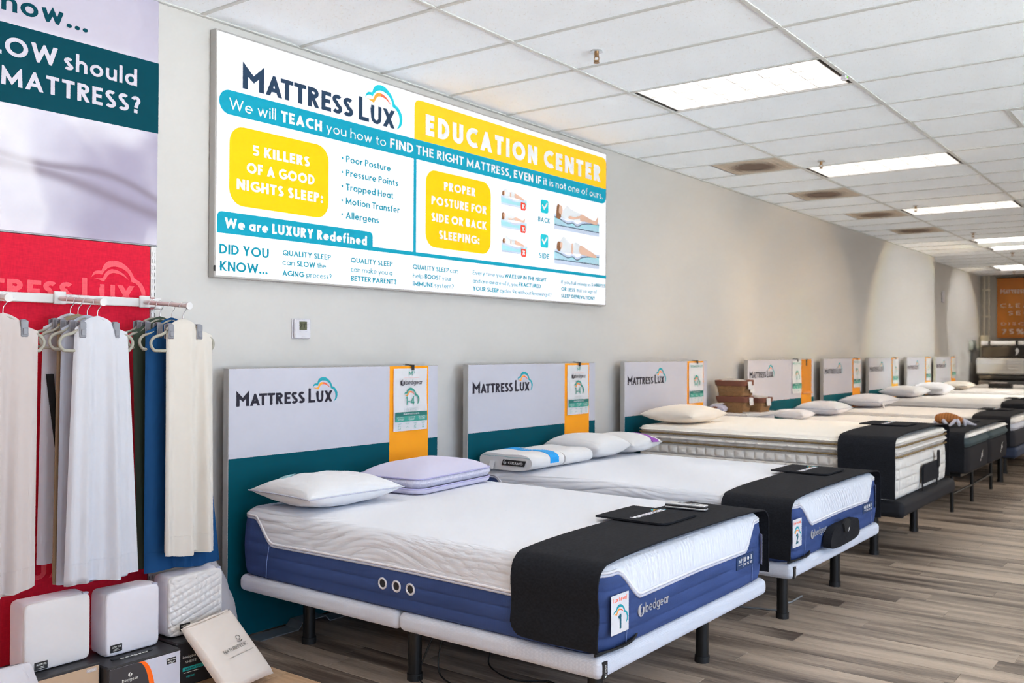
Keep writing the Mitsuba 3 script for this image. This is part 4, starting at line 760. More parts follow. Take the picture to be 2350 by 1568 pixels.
# thermostat
k = thing('thermostat', 'small white wall thermostat with a dark display under the light box', 'thermostat')
part(k, 'backplate', cbox(.001, .008, 3.311, 3.430, 1.489, 1.598, .002), 'mat_white_plastic'); part(k, 'case', cbox(.008, .026, 3.317, 3.427, 1.490, 1.597, .006), 'mat_white_plastic'); part(k, 'flap', cbox(.026, .0268, 3.322, 3.422, 1.494, 1.514, .0003), 'mat_white_plastic')
d_ = part(k, 'display', cbox(.0262, .027, 3.345, 3.397, 1.537, 1.582, .0003), 'mat_lcd', label='dark grey green display'); part(d_, 'digits', pr(unary_union([text('71', 3.347, 3.382, 1.549, .022, .07), text('00', 3.384, 3.394, 1.565, .010, .09)]), (.0271, 0, 0), .0002), 'mat_lcd_ink')
part(k, 'button', cat([cbox(.026, .0275, 3.405, 3.420, 1.567, 1.573, .0005), cbox(.026, .0275, 3.405, 3.420, 1.558, 1.564, .0005)]), 'mat_white_plastic'); part(k, 'marks', pr(unary_union([sbox(3.347, 1.529, 3.355, 1.531), sbox(3.386, 1.529, 3.398, 1.531), sbox(3.362, 1.594, 3.380, 1.5955), sbox(3.362, 1.499, 3.385, 1.5005)]), (.0269, 0, 0), .0002), 'mat_label_grey')
# ---------------------------------------------------------------- headboards with their cards
def headboard(lab, y0, w, strip=1.110, sw=.336, x=.12, brackets=True):
    k = thing('headboard', lab, 'headboard', 'shop headboards along the wall'); y1 = y0 + w; zt = 1.338
    part(k, 'frame', cat([cbox(x - .042, x - .001, y0, y0 + .012, .012, zt, .002), cbox(x - .042, x - .001, y1 - .012, y1, .012, zt, .002), cbox(x - .042, x - .001, y0 + .012, y1 - .012, zt - .012, zt, .002), cbox(x - .042, x - .001, y0 + .012, y1 - .012, .012, .026, .002), cbox(x - .040, x - .036, y0 + .01, y1 - .01, .02, zt - .01)]), 'mat_alu', label='grey metal frame')
    part(k, 'upper_print', cbox(x - .006, x, y0 + .003, y1 - .003, .895, zt - .003), 'mat_print_white', label='white print')
    part(k, 'lower_print', cbox(x - .006, x, y0 + .003, y1 - .003, .014, .895), 'mat_teal_hb', label='teal print')
    part(k, 'orange_stripe', cbox(x, x + .0012, y0 + strip, y0 + strip + sw, .014, zt - .003), 'mat_orange', label='orange stripe')
    a, b, c, e = shop_logo(y0 + .046, 1.150, .573); f = lambda g: pr(g, (x + .0004, 0, 0), .0009)
    part(k, 'logo_lettering', f(a), 'mat_ink', label='dark shop name'); part(k, 'logo_cloud', f(b), 'mat_cloud_teal'); part(k, 'logo_arc', f(c), 'mat_arc_orange'); part(k, 'logo_arc', f(e), 'mat_arc_red')
    if brackets:
        for yy in (y0 + .12, y1 - .75):
            prof = [(yy, .003), (yy + .24, .003), (yy + .27, .035), (yy + .42, .035), (yy + .45, .003), (yy + .62, .003)]
            g = np.array([[(xx, p_[0], p_[1]) for p_ in prof] for xx in (x + .002, x + .105)]); part(k, 'foot_bracket', solid(g, .005), 'mat_alu_dark', label='bent metal foot')
        part(k, 'rear_foot', cat([cbox(.006, x - .042, y0 + .2, y0 + .3, 0.0, .006), cbox(.006, x - .042, y1 - .3, y1 - .2, 0.0, .006)]), 'mat_alu_dark')
    return k
def info_card(lab, y0, head, level, x=.1225, brand=True, hybrid=True, w=.288, acrylic=False):
    k = thing('info_card', lab, 'card', 'info cards clipped to the headboards'); z0, z1 = .953, 1.321; yc = y0 + w / 2
    G = np.array([[(x + .004 + .004 * math.sin(5 * v + 1) * math.sin(math.pi * v) * (1 if u > .5 else .4), y0 + w * u, z0 + (z1 - z0) * v) for v in np.linspace(0, 1, 16)] for u in np.linspace(0, 1, 8)])
    part(k, 'paper', solid(G, .0006), 'mat_card', True); X_ = x + .0098; f = lambda g: pr(g, (X_, 0, 0), .0003)
    part(k, 'clip', cat([cbox(x - .0465, x + .010, yc + .002, yc + .024, 1.339, 1.343), cbox(x + .0095, x + .0115, yc + .002, yc + .024, 1.312, 1.343)]), 'mat_bk', label='black clip')
    part(k, 'clip_wire', tube([(x - .02, yc + .01, 1.343), (x - .02, yc - .02, 1.347), (x - .02, yc - .04, 1.345)], .0012, 6), 'mat_bk_metal')
    if head: part(k, 'heading', f(text(head, yc - (.021 if len(head) < 3 else .125), yc + (.013 if len(head) < 3 else .118), 1.279, .028 if len(head) < 3 else .020, .055, .2)), 'mat_card_green')
    if head == 'M': part(k, 'heading', f(textn('3', yc + .015, 1.289, .02, .045)), 'mat_card_green')
    if brand: part(k, 'rule', f(sbox(yc - .064, 1.2655, yc + .072, 1.267)), 'mat_card_red'); part(k, 'maker_logo', f(bedgear(yc - .092, yc + .098, 1.226, .027)), 'mat_ink')
    a, b, c = cloud_at(yc + .005, 1.107 - .0, .132); part(k, 'cloud', f(a), 'mat_card_green'); part(k, 'arc', f(b), 'mat_arc_orange'); part(k, 'arc', f(c), 'mat_arc_red')
    part(k, 'level', f(textn(level, yc - .010, 1.106, .049, .062, mid=True)), 'mat_card_green')
    if hybrid: part(k, 'type', f(text('HYBRID', yc - .058, yc + .060, 1.067, .024, .04)), 'mat_card_grey')
    part(k, 'table_head', f(rrect(y0 + .010, y0 + w - .004, 1.040, 1.064, .004, corners=(1, 1, 0, 0))), 'mat_card_dark'); part(k, 'table_body', f(rrect(y0 + .010, y0 + w - .004, 1.008, 1.040, .004, corners=(0, 0, 1, 1))), 'mat_card_green')
    yl, yr = y0 + .01, y0 + w - .004; u = (yr - yl) / 3; W_ = [text('REASONS PEOPLE LOVE ME:', yc - .066, yc + .070, 1.048, .0085, .09)]
    for j, tx in enumerate(('PRESSURE RELIEF', 'TEMPERATURE', 'SPINAL ALIGNMENT')): W_ += [text(tx, yl + u * j + .014, yl + u * (j + 1) - .014, 1.0315, .0045, .08), sbox(yl + u * j + .012, 1.0275, yl + u * (j + 1) - .012, 1.0281), sbox(yl + u * j + .018, 1.0215, yl + u * (j + 1) - .018, 1.0235), sbox(yl + u * j + .022, 1.0155, yl + u * (j + 1) - .022, 1.0175)]
    part(k, 'table_lettering', place(extr(unary_union(W_), .0003), (X_ + .0005, 0, 0), *YZ), 'mat_card'); v = (yr - yl) / 4; I_ = []
    for j in range(4):
        c_ = yl + v * (j + .5); I_ += [sbox(c_ - .016, .996, c_ + .016, .9985), sbox(c_ - .010, .992, c_ + .010, .994)]; I_.append([sbox(c_ - .011, .966, c_ + .011, .984).difference(sbox(c_ - .009, .968, c_ + .009, .982)), LineString([(c_ - .014, .972), (c_, .978), (c_ + .014, .972)]).buffer(.0012), Point(c_, .976).buffer(.010, 8).difference(Point(c_ + .004, .976).buffer(.006, 8)), unary_union([Point(c_, .982).buffer(.004, 8), sbox(c_ - .008, .966, c_ + .008, .974)])][j])
    part(k, 'icons', f(unary_union(I_)), 'mat_card_mid')
    return k
HB = [(2.828, 1.532), (4.650, 1.532), (6.630, 1.520), (9.100, 1.935), (11.372, 1.50), (13.20, 1.50), (15.14, 1.50), (16.95, 1.55)]
HL = ['nearest headboard, white and teal print with an orange stripe, behind the first bed', 'second headboard from the front, behind the pillow with the blue band', 'third headboard from the front, behind the cream pillow top bed', 'wide headboard behind the wicker baskets with a second empty orange card holder',
      'fifth headboard from the front, right of the wide one', 'sixth headboard from the front, white and teal with an orange stripe', 'seventh headboard from the front, last but one', 'farthest headboard, standing where the wall steps back']
CL = ['info card on the nearest headboard, white sheet with a green table', 'info card on the second headboard, above the teal band', 'info card on the third headboard, above the cream pillow', 'info card on the wide headboard left of its orange stripe', 'info card on the fifth headboard', 'info card on the sixth headboard', 'info card on the seventh headboard', 'info card on the farthest headboard']
for i, (y, w) in enumerate(HB):
    wide = i == 3; st = 1.520 if wide else 1.110; headboard(HL[i], y, w, st, .332, brackets=i < 4)
    info_card(CL[i], y + (1.222 if wide else 1.137), 'M' if i < 2 else 'EOS MEDIUM TOP' if i == 2 else 'EOS' if i in (3, 4) else '', '1-4' if i < 3 else '4', brand=i < 2, hybrid=i != 2)
k = thing('card_holder', 'empty clear card holder clipped on the orange stripe of the wide headboard', 'card holder'); part(k, 'sleeve', cbox(.1225, .1245, 10.632, 10.945, .945, 1.335, .0005), 'mat_acrylic'); part(k, 'clip', cbox(.1245, .128, 10.76, 10.79, 1.26, 1.339), 'mat_bk'); part(k, 'lip', cbox(.1245, .140, 10.632, 10.945, .938, .955, .002), 'mat_acrylic')

# ---------------------------------------------------------------- mattresses, bases, covers
def rr_loop(x0, x1, y0, y1, rc, ns=16, nc=6):
    P, N, D = [], [], []; C = [(x1 - rc, y0 + rc, -90), (x1 - rc, y1 - rc, 0), (x0 + rc, y1 - rc, 90), (x0 + rc, y0 + rc, 180)]
    L_ = [y1 - y0 - 2 * rc, x1 - x0 - 2 * rc] * 2
    for (cx, cy, a0), ln in zip(C, L_):
        for a in np.radians(np.linspace(a0, a0 + 90, nc)): P.append((cx + rc * math.cos(a), cy + rc * math.sin(a))); N.append((math.cos(a), math.sin(a))); D.append(0)
        a = math.radians(a0 + 90); p = np.array(P[-1]); d_ = np.array((-math.sin(a), math.cos(a)))
        for t in np.linspace(0, 1, ns + 2)[1:-1]: t2 = .5 - .5 * math.cos(math.pi * t); P.append(tuple(p + d_ * ln * t2)); N.append((math.cos(a), math.sin(a))); D.append(min(t2, 1 - t2) * ln)
    return np.array(P), np.array(N), np.array(D)
def mattress_prof(z0, z1, rt=.05, bulge=.008, rb=.02):
    q = [(-rb, z0), (-rb * .3, z0 + rb * .3), (0, z0 + rb)] + [(bulge * math.sin(math.pi * t), z0 + rb + (z1 - rt - z0 - rb) * t) for t in np.linspace(.1, .9, 7)] + [(rt * (math.cos(a) - 1), z1 - rt + rt * math.sin(a)) for a in np.radians(np.linspace(0, 90, 8))]
    q = np.array(q); s = np.r_[0, np.cumsum(np.linalg.norm(np.diff(q, axis=0), axis=1))]; return q, s
def shell(P, N, D, z0, z1, zb=None, rt=.05, rc=.08, crown=.014, bulge=.008, nb=14, nt=10, cap=True, bottom=True):
    """(lower border, top with rounded edge, piping path)"""
    q, s = mattress_prof(z0, z1, rt, bulge); n = len(P); zq = q[:, 1]
    sb = np.interp(zb if zb is not None else np.full(n, z0 + .001), zq, s)
    at = lambda S_: np.c_[P + N * np.interp(S_, s, q[:, 0])[:, None], np.interp(S_, s, q[:, 1])]
    lo = np.array([at(sb * t) for t in np.linspace(0, 1, nb)]); up = [at(sb + (s[-1] - sb) * t) for t in np.linspace(0, 1, nt)]
    c = np.append(P.mean(0), 0); e = up[-1]
    if cap:
        for f in (.985, .96, .92, .86, .78, .68, .56, .43, .3, .17, .05):
            r_ = c + (e - c) * f; r_[:, 2] = z1 + crown * (1 - f ** 4); up.append(r_)
    return rings(lo, bottom, False), rings(up, False, cap), lo[-1]
def legs(k, pts, z, r=.030):
    for x, y in pts: l_ = part(k, 'leg', cyl((x, y, .0), (x, y, z), r, 24), 'mat_bk_metal', 40); part(l_, 'foot_cap', cyl((x, y, 0), (x, y, .03), r * 1.13, 24), 'mat_bk', 40)
def base(lab, x0, x1, y0, y1, z0, z1, m_, split, leg_pts, grp='adjustable bed bases', tag=False, r=.03):
    k = thing('adjustable_bed', lab, 'bed', grp)
    for a, b in ((x0, split), (split, x1)): part(k, 'deck', rbox(a, b, y0, y1, z0, z1, r), m_, 40)
    part(k, 'underframe', cat([cbox(x0 + .05, x1 - .06, y0 + .2, y0 + .24, z0 - .03, z0 + .01, .004), cbox(x0 + .05, x1 - .06, y1 - .24, y1 - .2, z0 - .03, z0 + .01, .004), cbox(split - .05, split + .0, y0 + .12, y1 - .12, z0 - .035, z0 + .01, .004)]), 'mat_bk')
    legs(k, leg_pts, z0 + .01)
    if tag:
        t_ = part(k, 'tag', cbox(x1 - .006, x1 + .003, y0 + .020, y0 + .048, z0 + .006, z0 + .066, .001), 'mat_bk', label='small black tag'); part(t_, 'lettering', place(extr(unary_union([swirl(-.017, 0, .006), text('bedgear', -.006, .022, -.003, .008, .06)]), .0004), (x1 + .0032, y0 + .034, z0 + .034), (0, 0, 1), (0, -1, 0)), 'mat_print_light')
    return k
def navy_mattress(lab, x0, x1, y0, y1, z0, z1, eyelets):
    k = thing('mattress', lab, 'mattress', 'navy sided mattresses'); P, N, D = rr_loop(x0, x1, y0, y1, .10, 320, 14)
    w = np.clip((D - .02) / .16, 0, 1); w = w * w * (3 - 2 * w); zb = z1 - .030 - (.115 - .012 * np.minimum(D, .8)) * w
    K_ = 44; lo, up, pp = shell(P, N, D, z0, z1, zb, rt=.055, bulge=.010, nt=K_); V_ = up.vertices.copy(); n_ = len(P)
    for r_ in range(1, K_ + 5):          # quilted ribs: straight ones on the foot and head, waves along the sides
        q_ = V_[r_ * n_:(r_ + 1) * n_]; fade = min(1, r_ / 4) * (1 if r_ < K_ - 6 else max(0, 1 - (r_ - K_ + 6) / 9)); wx = N[:, 0] ** 2
        a_ = np.sqrt(np.abs(np.sin(np.pi * q_[:, 1] / .026 + .5 * np.sin(14 * q_[:, 1])))); b_ = np.sqrt(np.abs(np.sin(np.pi * (q_[:, 2] + .035 * np.sin(4.2 * q_[:, 0]) + .02 * np.sin(9 * q_[:, 0] + 1)) / .030)))
        d_ = .0040 * fade * (wx * a_ + (1 - wx) * b_); q_[:, :2] += N * d_[:, None]; q_[:, 2] += d_ * max(0, (r_ - K_ * .6) / (K_ * .4)) * .7
    up.vertices = V_
    part(k, 'border', lo, 'mat_navy_knit', 60, label='navy knit side'); part(k, 'top_panel', up, 'mat_knit_white', 60, label='white quilted top')
    pp = pp + np.c_[N * .002, np.zeros(len(N))]; part(k, 'piping', tube(pp, .0055, 8, True), 'mat_pillow_white', True); part(k, 'piping', tube(pp - np.array([0, 0, .011]), .0055, 8, True), 'mat_piping', True)
    xf = x1 + .0105; f = lambda g, d_=.0: pr(g, (xf + d_, 0, 0), .003)
    part(k, 'maker_logo', f(bedgear(y0 + .255, y0 + .50, z0 + .098, .036, .05)), 'mat_silver', label='silver maker logo'); a = y1 - .36; pt = part(k, 'patch', f(sbox(a, z0 + .100, a + .185, z0 + .158)), 'mat_box_navy', label='blue feature patch')
    I_ = [text('M', a + .016, a + .045, z0 + .128, .018, .07), textn('3', a + .047, z0 + .138, .009, .05), sbox(a + .012, z0 + .119, a + .052, z0 + .1205), sbox(a + .066, z0 + .108, a + .0668, z0 + .150)]
    for j in range(3): c_ = a + .085 + j * .035; I_ += [[sbox(c_ - .007, z0 + .128, c_ + .007, z0 + .136).union(sbox(c_ - .004, z0 + .136, c_ + .006, z0 + .148)), Point(c_, z0 + .138).buffer(.009, 8), unary_union([Point(c_, z0 + .146).buffer(.004, 8), sbox(c_ - .003, z0 + .128, c_ + .003, z0 + .143)])][j], sbox(c_ - .011, z0 + .117, c_ + .011, z0 + .120), sbox(c_ - .008, z0 + .111, c_ + .008, z0 + .114)]
    part(pt, 'print', f(unary_union(I_), .0025), 'mat_card')
    for xx in eyelets:
        o = np.array([xx, y0 - .0095, z0 + .105]); a_ = np.linspace(0, 2 * np.pi, 28, endpoint=False); e_ = part(k, 'eyelet', tube(np.c_[o[0] + .021 * np.cos(a_), np.full(28, o[1]), o[2] + .021 * np.sin(a_)], .0048, 8, True), 'mat_white_plastic', True, label='white ring eyelet'); part(e_, 'mesh', cyl(o + [0, .003, 0], o + [0, -.001, 0], .019, 24), 'mat_bk')
    for yy, ex in ((y0 + .175, 1), (y1 - .175, 1)): part(k, 'corner_seam', tube([(xf - .004, yy, z0 + .01), (xf - .0005, yy + (.004 if yy < (y0 + y1) / 2 else -.004), z0 + .08), (xf - .001, yy + (.012 if yy < (y0 + y1) / 2 else -.012), z0 + .17)], .0016, 6), 'mat_seam_blue', True)
    part(k, 'corner_seam', tube([(x0 + .22, y0 - .006, z0 + .01), (x0 + .23, y0 - .0105, z0 + .09), (x0 + .25, y0 - .0105, z0 + .18)], .0022, 6), 'mat_seam_blue', True)
    return k
mat('box_navy', '15355f', .5)
def runner(lab, y0, y1, z0, z1, zlo, x0, x1, rt=.055, crown=.016, logo=True, pad_y=None, up=.010, lean=0.0, side=.012):
    """dark cover folded over the foot of a bed, with a pad that carries the logo"""
    k = thing('foot_cover', lab, 'bed foot cover', 'dark covers over the bed feet'); o = up
    so = o + side; sec = [(y0 - so - .004 * math.sin(9 * t), zlo + (z1 - rt - zlo) * t) for t in np.linspace(0, 1, 10)] + [(y0 + rt - (rt + so) * math.cos(a), z1 - rt + (rt + o) * math.sin(a)) for a in np.radians(np.linspace(8, 90, 8))]
    n_ = 26; sec += [(y0 + rt + (y1 - y0 - 2 * rt) * t, z1 + o + crown * (1 - (2 * t - 1) ** 4)) for t in np.linspace(0, 1, n_ + 2)[1:-1]]
    sec += [(y1 - rt + (rt + so) * math.sin(a), z1 - rt + (rt + o) * math.cos(a)) for a in np.radians(np.linspace(0, 82, 8))] + [(y1 + so, zlo + (z1 - rt - zlo) * t) for t in np.linspace(1, 0, 10)]
    S_ = np.array(sec); nx = 14; G = []
    for i in range(nx):
        u = (i / (nx - 1)) ** 1.7; row = np.c_[np.full(len(S_), x0 + (x1 - x0) * u), S_]; r = .05; d_ = u * (x1 - x0); e_ = (r - math.sqrt(max(0, r * r - (r - d_) ** 2))) if d_ < r else 0
        side = np.arange(len(S_)) < 10; t_ = np.clip(1 - (row[:, 2] - zlo) / (z1 - zlo), 0, 1); row[side, 2] = np.maximum(row[side, 2], zlo + e_)
        row[:, 0] += np.where(side, lean * t_, 0) ; w_ = (meshkit.fbm(np.c_[row[:, 0] * 9, row[:, 1] * 2.2, row[:, 2] * 2.5], 3, 3) - .5)
        row[:, 1] -= np.where(side, np.maximum(w_ + .1, 0) * .030 * t_, 0); row[:, 2] += np.where(~side & (row[:, 2] > z1), np.maximum(w_, 0) * .006, 0); G.append(row)
    G = np.array(G); part(k, 'cloth', solid(G, .006), 'mat_runner', 50)
    for r_ in (G[0], G[-1]): part(k, 'edge_hem', tube(r_, .0042, 6), 'mat_runner', True)
    if pad_y:
        a, b = pad_y; zt = z1 + o + crown * .93 + .008; g = rrect(x0 - .085, x1 - .12, a, b, .05, corners=(1, 0, 0, 1)); part(k, 'pad', place(extr(g, .008), (0, 0, zt), (1, 0, 0), (0, 1, 0)), 'mat_runner', 30, label='raised logo pad')
        if logo:
            kk = .285 / 1.152; A_, B_, C_, E_ = shop_logo(0, 0, kk); f = lambda g_: place(extr(g_, .001), (x0 + .095, a + .045, zt + .0082), (0, 1, 0), (-1, 0, 0)); part(k, 'logo_lettering', f(A_), 'mat_embroidery', label='white shop name'); part(k, 'logo_cloud', f(B_), 'mat_cloud_teal'); part(k, 'logo_arc', f(unary_union([C_, E_])), 'mat_arc_orange')
    return k
def level_card(lab, O, ex, num, w=.118, h=.142):
    k = thing('level_card', lab, 'card', 'level cards tucked in at the bed feet'); ex = np.array(ex, float); ex /= np.linalg.norm(ex); f = lambda g, d_=.0: place(extr(g, .0006), np.array(O) + np.cross(ex, [0, 0, 1]) * d_, ex, (0, 0, 1))
    part(k, 'paper', f(rrect(0, w, 0, h, .003)), 'mat_card'); part(k, 'heading', f(text('Lux Level', .012, w - .014, h - .026, .0150, .06), .0008), 'mat_red_text', label='orange lettering'); a, b, c = cloud_at(.064, .030, .098); m_ = sbox(0, 0, w, h)
    part(k, 'cloud', f(a.intersection(m_), .0008), 'mat_cloud_teal'); part(k, 'arc', f(b, .0008), 'mat_arc_orange'); part(k, 'arc', f(c, .0008), 'mat_arc_red'); part(k, 'number', f(textn(num, .058, .016, .052, .10, mid=True), .0008), 'mat_teal', label='teal number')
    return k
Z0, Z1 = .348, .668
# bed 1
base('light grey adjustable bed base on black legs under the nearest mattress', .19, 2.235, 2.84, 4.365, .268, .348, 'mat_base_grey', 1.248, [(.42, 3.087), (1.175, 3.03), (2.06, 3.09), (2.06, 4.02), (.42, 4.0), (1.175, 4.0)], tag=True)
navy_mattress('nearest mattress, white quilted top and navy sides with three ring eyelets', .175, 2.225, 2.85, 4.36, Z0, Z1, (1.164, 1.244, 1.323))
runner('dark cover with a logo pad over the foot of the nearest mattress', 2.85, 4.36, Z0, Z1, .372, 1.855, 2.232, pad_y=(3.55, 3.885))
# bed 2
base('light grey adjustable bed base on black legs under the second mattress', .19, 2.235, 4.69, 6.225, .268, .348, 'mat_base_grey', 1.248, [(.42, 4.94), (1.175, 4.9), (2.088, 4.942), (2.086, 5.806), (.42, 5.85), (1.175, 5.85)], tag=True)
navy_mattress('second mattress from the front, white top and navy sides, four pillows at its head', .175, 2.225, 4.70, 6.22, Z0, Z1, ())
runner('dark cover with a logo pad over the foot of the second mattress', 4.70, 6.22, Z0, Z1, .372, 1.855, 2.232, pad_y=(5.57, 5.93))
level_card('white level card with a big 1 at the near foot corner of the nearest mattress', (2.243, 2.900, .418), (.03, 1, 0), '1'); level_card('white level card seen nearly edge on at the far foot corner of the nearest mattress', (2.252, 4.255, .432), (-.62, .75, 0), '2')
level_card('white level card with a big 2 at the near foot corner of the second mattress', (2.243, 4.672, .437), (.03, 1, 0), '2'); level_card('white level card with a 3 at the far foot corner of the second mattress', (2.247, 6.09, .455), (-.40, .9, 0), '3')
for n_, (y, lab) in enumerate(((2.875, 'black fabric tail tucked under the foot corner of the nearest mattress'), (4.725, 'black fabric tail tucked under the foot corner of the second mattress'))):
    k = thing('cover_tail', lab, 'fabric strap'); G = np.array([[(2.21 + .045 * u * math.sin(math.pi * min(1, v * 1.1)), y - .03 + .34 * v, .352 + .010 * u + .018 * v * u) for v in np.linspace(0, 1, 12)] for u in (0, .5, 1)]); whole(k, solid(G, .007), 'mat_bk_matte', 40)
k = thing('foot_pouch', 'black fabric pouch with a small emblem hanging at the foot of the second mattress', 'pouch'); g = Polygon(spline([(5.137, .372), (5.15, .43), (5.20, .462), (5.33, .472), (5.42, .470), (5.56, .472), (5.61, .462), (5.635, .42), (5.63, .378), (5.56, .358), (5.35, .352), (5.2, .356)], 5, True)).buffer(0)
part(k, 'body', place(extr(g, .045), (2.240, 0, 0), *YZ), 'mat_runner', 30); part(k, 'flap', hull([(2.285 + dx, y, z) for dx in (0, .012) for y, z in ((5.32, .475), (5.37, .50), (5.43, .485), (5.42, .43), (5.34, .425))]), 'mat_bk_matte'); part(k, 'emblem', pr(unary_union([Point(5.40, .435).buffer(.008, 6), LineString([(5.39, .425), (5.41, .445)]).buffer(.003)]), (2.2975, 0, 0), .001), 'mat_silver')
# bed 3: cream pillow top
def layered(k, x0, x1, y0, y1, zs, mats, tape):
    P, N, D = rr_loop(x0, x1, y0, y1, .09, 20, 6); n_ = len(zs) - 1
    for i in range(n_):
        last = i == n_ - 1; lo, up, pp = shell(P, N, D, zs[i], zs[i + 1], None, rt=min(.05, (zs[i + 1] - zs[i]) * .45) if last else .02, bulge=.016 if i else .006, crown=.016, nb=2, nt=16, cap=last, bottom=i == 0)
        part(k, ['border', 'gusset', 'pillow_top'][i + 3 - n_], cat([lo, up]), mats[i], 60)
        if i and tape: part(k, 'tape', tube(np.c_[P + N * .010, np.full(len(P), zs[i])], .0062, 8, True), tape, True, label='gold brown edging tape')
base('black upholstered bed base on black legs under the cream mattress', .19, 2.275, 6.63, 8.17, .312, .425, 'mat_base_black', 1.25, [(.42, 6.88), (1.2, 6.88), (2.01, 6.882), (2.008, 7.96), (.42, 7.96), (1.2, 7.96)], r=.04)
k = thing('mattress', 'cream pillow top mattress edged with gold brown tape, third bed from the front', 'mattress'); layered(k, .23, 2.215, 6.64, 8.14, [.425, .715, .785, .832], ['mat_cream_side', 'mat_cream_side', 'mat_cream_top'], 'mat_gold_tape')
runner('dark cover with a logo pad over the foot of the cream mattress', 6.64, 8.14, .425, .832, .44, 1.845, 2.222, rt=.04, pad_y=(7.36, 7.72), up=.024)
k = thing('foot_pouch', 'square black fabric pouch on straps hanging at the foot of the cream mattress', 'pouch'); X_ = 2.232; g = rrect(7.255, 7.705, .478, .612, .05, corners=(1, 1, 1, 0)); part(k, 'body', pr(g, (X_ + .004, 0, 0), .016), 'mat_runner', 30); part(k, 'hook', pr(rrect(7.66, 7.705, .56, .690, .02), (X_ + .016, 0, 0), .012), 'mat_bk_matte', 30); part(k, 'strap', cat([cbox(X_ + .004, X_ + .012, y, y + .018, .425, .482) for y in (7.258, 7.685)]), 'mat_bk_matte')
# bed 4: two narrow dark mattresses on a metal frame
k = thing('platform_bed', 'thin black metal platform frame with round legs under the two dark mattresses', 'bed'); part(k, 'deck', cat([cbox(.2, 2.13, 9.05, 9.075, .325, .355, .003), cbox(.2, 2.13, 10.93, 10.955, .325, .355, .003), cbox(.2, .225, 9.07, 10.94, .325, .355, .003), cbox(2.105, 2.13, 9.07, 10.94, .325, .355, .003)] + [cbox(.22, 2.11, 9.07 + .12 * i, 9.085 + .12 * i, .34, .352) for i in range(16)]), 'mat_bk_metal')
for x, y in ((2.045, 9.11), (2.06, 9.87), (2.045, 10.88), (.4, 9.11), (.4, 10.88), (1.2, 9.87)): part(k, 'leg', cyl((x, y, 0), (x, y, .33), .016, 14), 'mat_bk_metal', 40)
part(k, 'brace', cyl((2.05, 9.13, .16), (2.06, 9.86, .16), .011, 12), 'mat_bk_metal', 40); part(k, 'brace', cyl((2.06, 9.88, .16), (2.05, 10.86, .16), .011, 12), 'mat_bk_metal', 40)
for lab, y0, y1 in (('dark mattress with pale top lip, near half of the split bed under the stuffed toy', 9.03, 9.972), ('dark mattress, far half of the split bed', 10.012, 10.955)):
    k = thing('mattress', lab, 'mattress', 'dark twin mattresses of the split bed'); layered(k, .18, 2.19, y0, y1, [.355, .585, .668, .702], ['mat_charcoal_knit', 'mat_teal_grey', 'mat_white_top'], None); part(k, 'emblem', pr(unary_union([Polygon([(y0 + .52, .45), (y0 + .60, .47), (y0 + .58, .50), (y0 + .62, .53), (y0 + .54, .50)]), Point(y0 + .50, .44).buffer(.012, 6)]), (2.20, 0, 0), .001), 'mat_silver')
runner('dark cover under the stuffed toy, over the foot of the two dark mattresses', 9.03, 10.955, .355, .702, .375, 1.80, 2.165, rt=.04, pad_y=(10.0, 10.36), up=.020)
# bed 5 and farther
base('dark blue bed base on black legs, fifth bed from the front', .19, 2.22, 11.34, 12.88, .29, .40, 'mat_base_navy', 1.25, [(2.02, 11.55), (1.92, 12.39), (.42, 11.6), (.42, 12.6)], r=.035)
k = thing('mattress', 'white topped mattress with dark sides, fifth bed from the front', 'mattress'); layered(k, .18, 2.19, 11.35, 12.87, [.40, .58, .655, .715], ['mat_navy_dark', 'mat_base_grey', 'mat_white_top'], None)
runner('dark cover over the foot of the fifth bed, cut by the right edge', 11.35, 12.87, .40, .715, .41, 1.78, 2.15, rt=.04, pad_y=(12.05, 12.45), up=.020)
for i, (y0, y1, zb_, zt, lab) in enumerate(((13.2, 14.72, .34, .775, 'thick white mattress, sixth bed from the front'), (15.15, 16.67, .34, .745, 'white mattress, seventh bed from the front'), (16.97, 18.5, .34, .78, 'white mattress, eighth bed, in front of the farthest headboard'), (18.95, 20.4, .34, .79, 'pale mattress farthest back, before the stacked mattresses'))):
    base(('black bed base under the sixth mattress', 'black bed base under the seventh mattress', 'black bed base under the eighth mattress', 'black bed base under the pale mattress farthest back')[i], .19, 2.22, y0 - .01, y1 + .01, .25, .34, 'mat_base_black', 1.25, [(2.02, y0 + .22), (2.02, y1 - .22), (.42, y0 + .22), (.42, y1 - .22)])
    k = thing('mattress', lab, 'mattress'); layered(k, .18, 2.2, y0, y1, [.34, zt - .10, zt], ['mat_cream_side', 'mat_white_top'], None if i else 'mat_piping')
    if i < 2: runner(('dark cover over the foot of the sixth bed at the right edge', 'dark cover over the foot of the seventh bed outside the right edge')[i], y0, y1, .34, zt, .36, 1.75, 2.15, rt=.045, pad_y=(y0 + .7, y0 + 1.05), up=.014)
k = thing('black_tray', 'flat black case lying on the farthest beds below the stacked mattresses', 'case'); part(k, 'body', cbox(.62, .98, 18.62, 18.86, 0, .86, .01), 'mat_bk'); part(k, 'lid', cbox(.64, .90, 18.64, 18.84, .86, .885, .008), 'mat_lilac_grey')

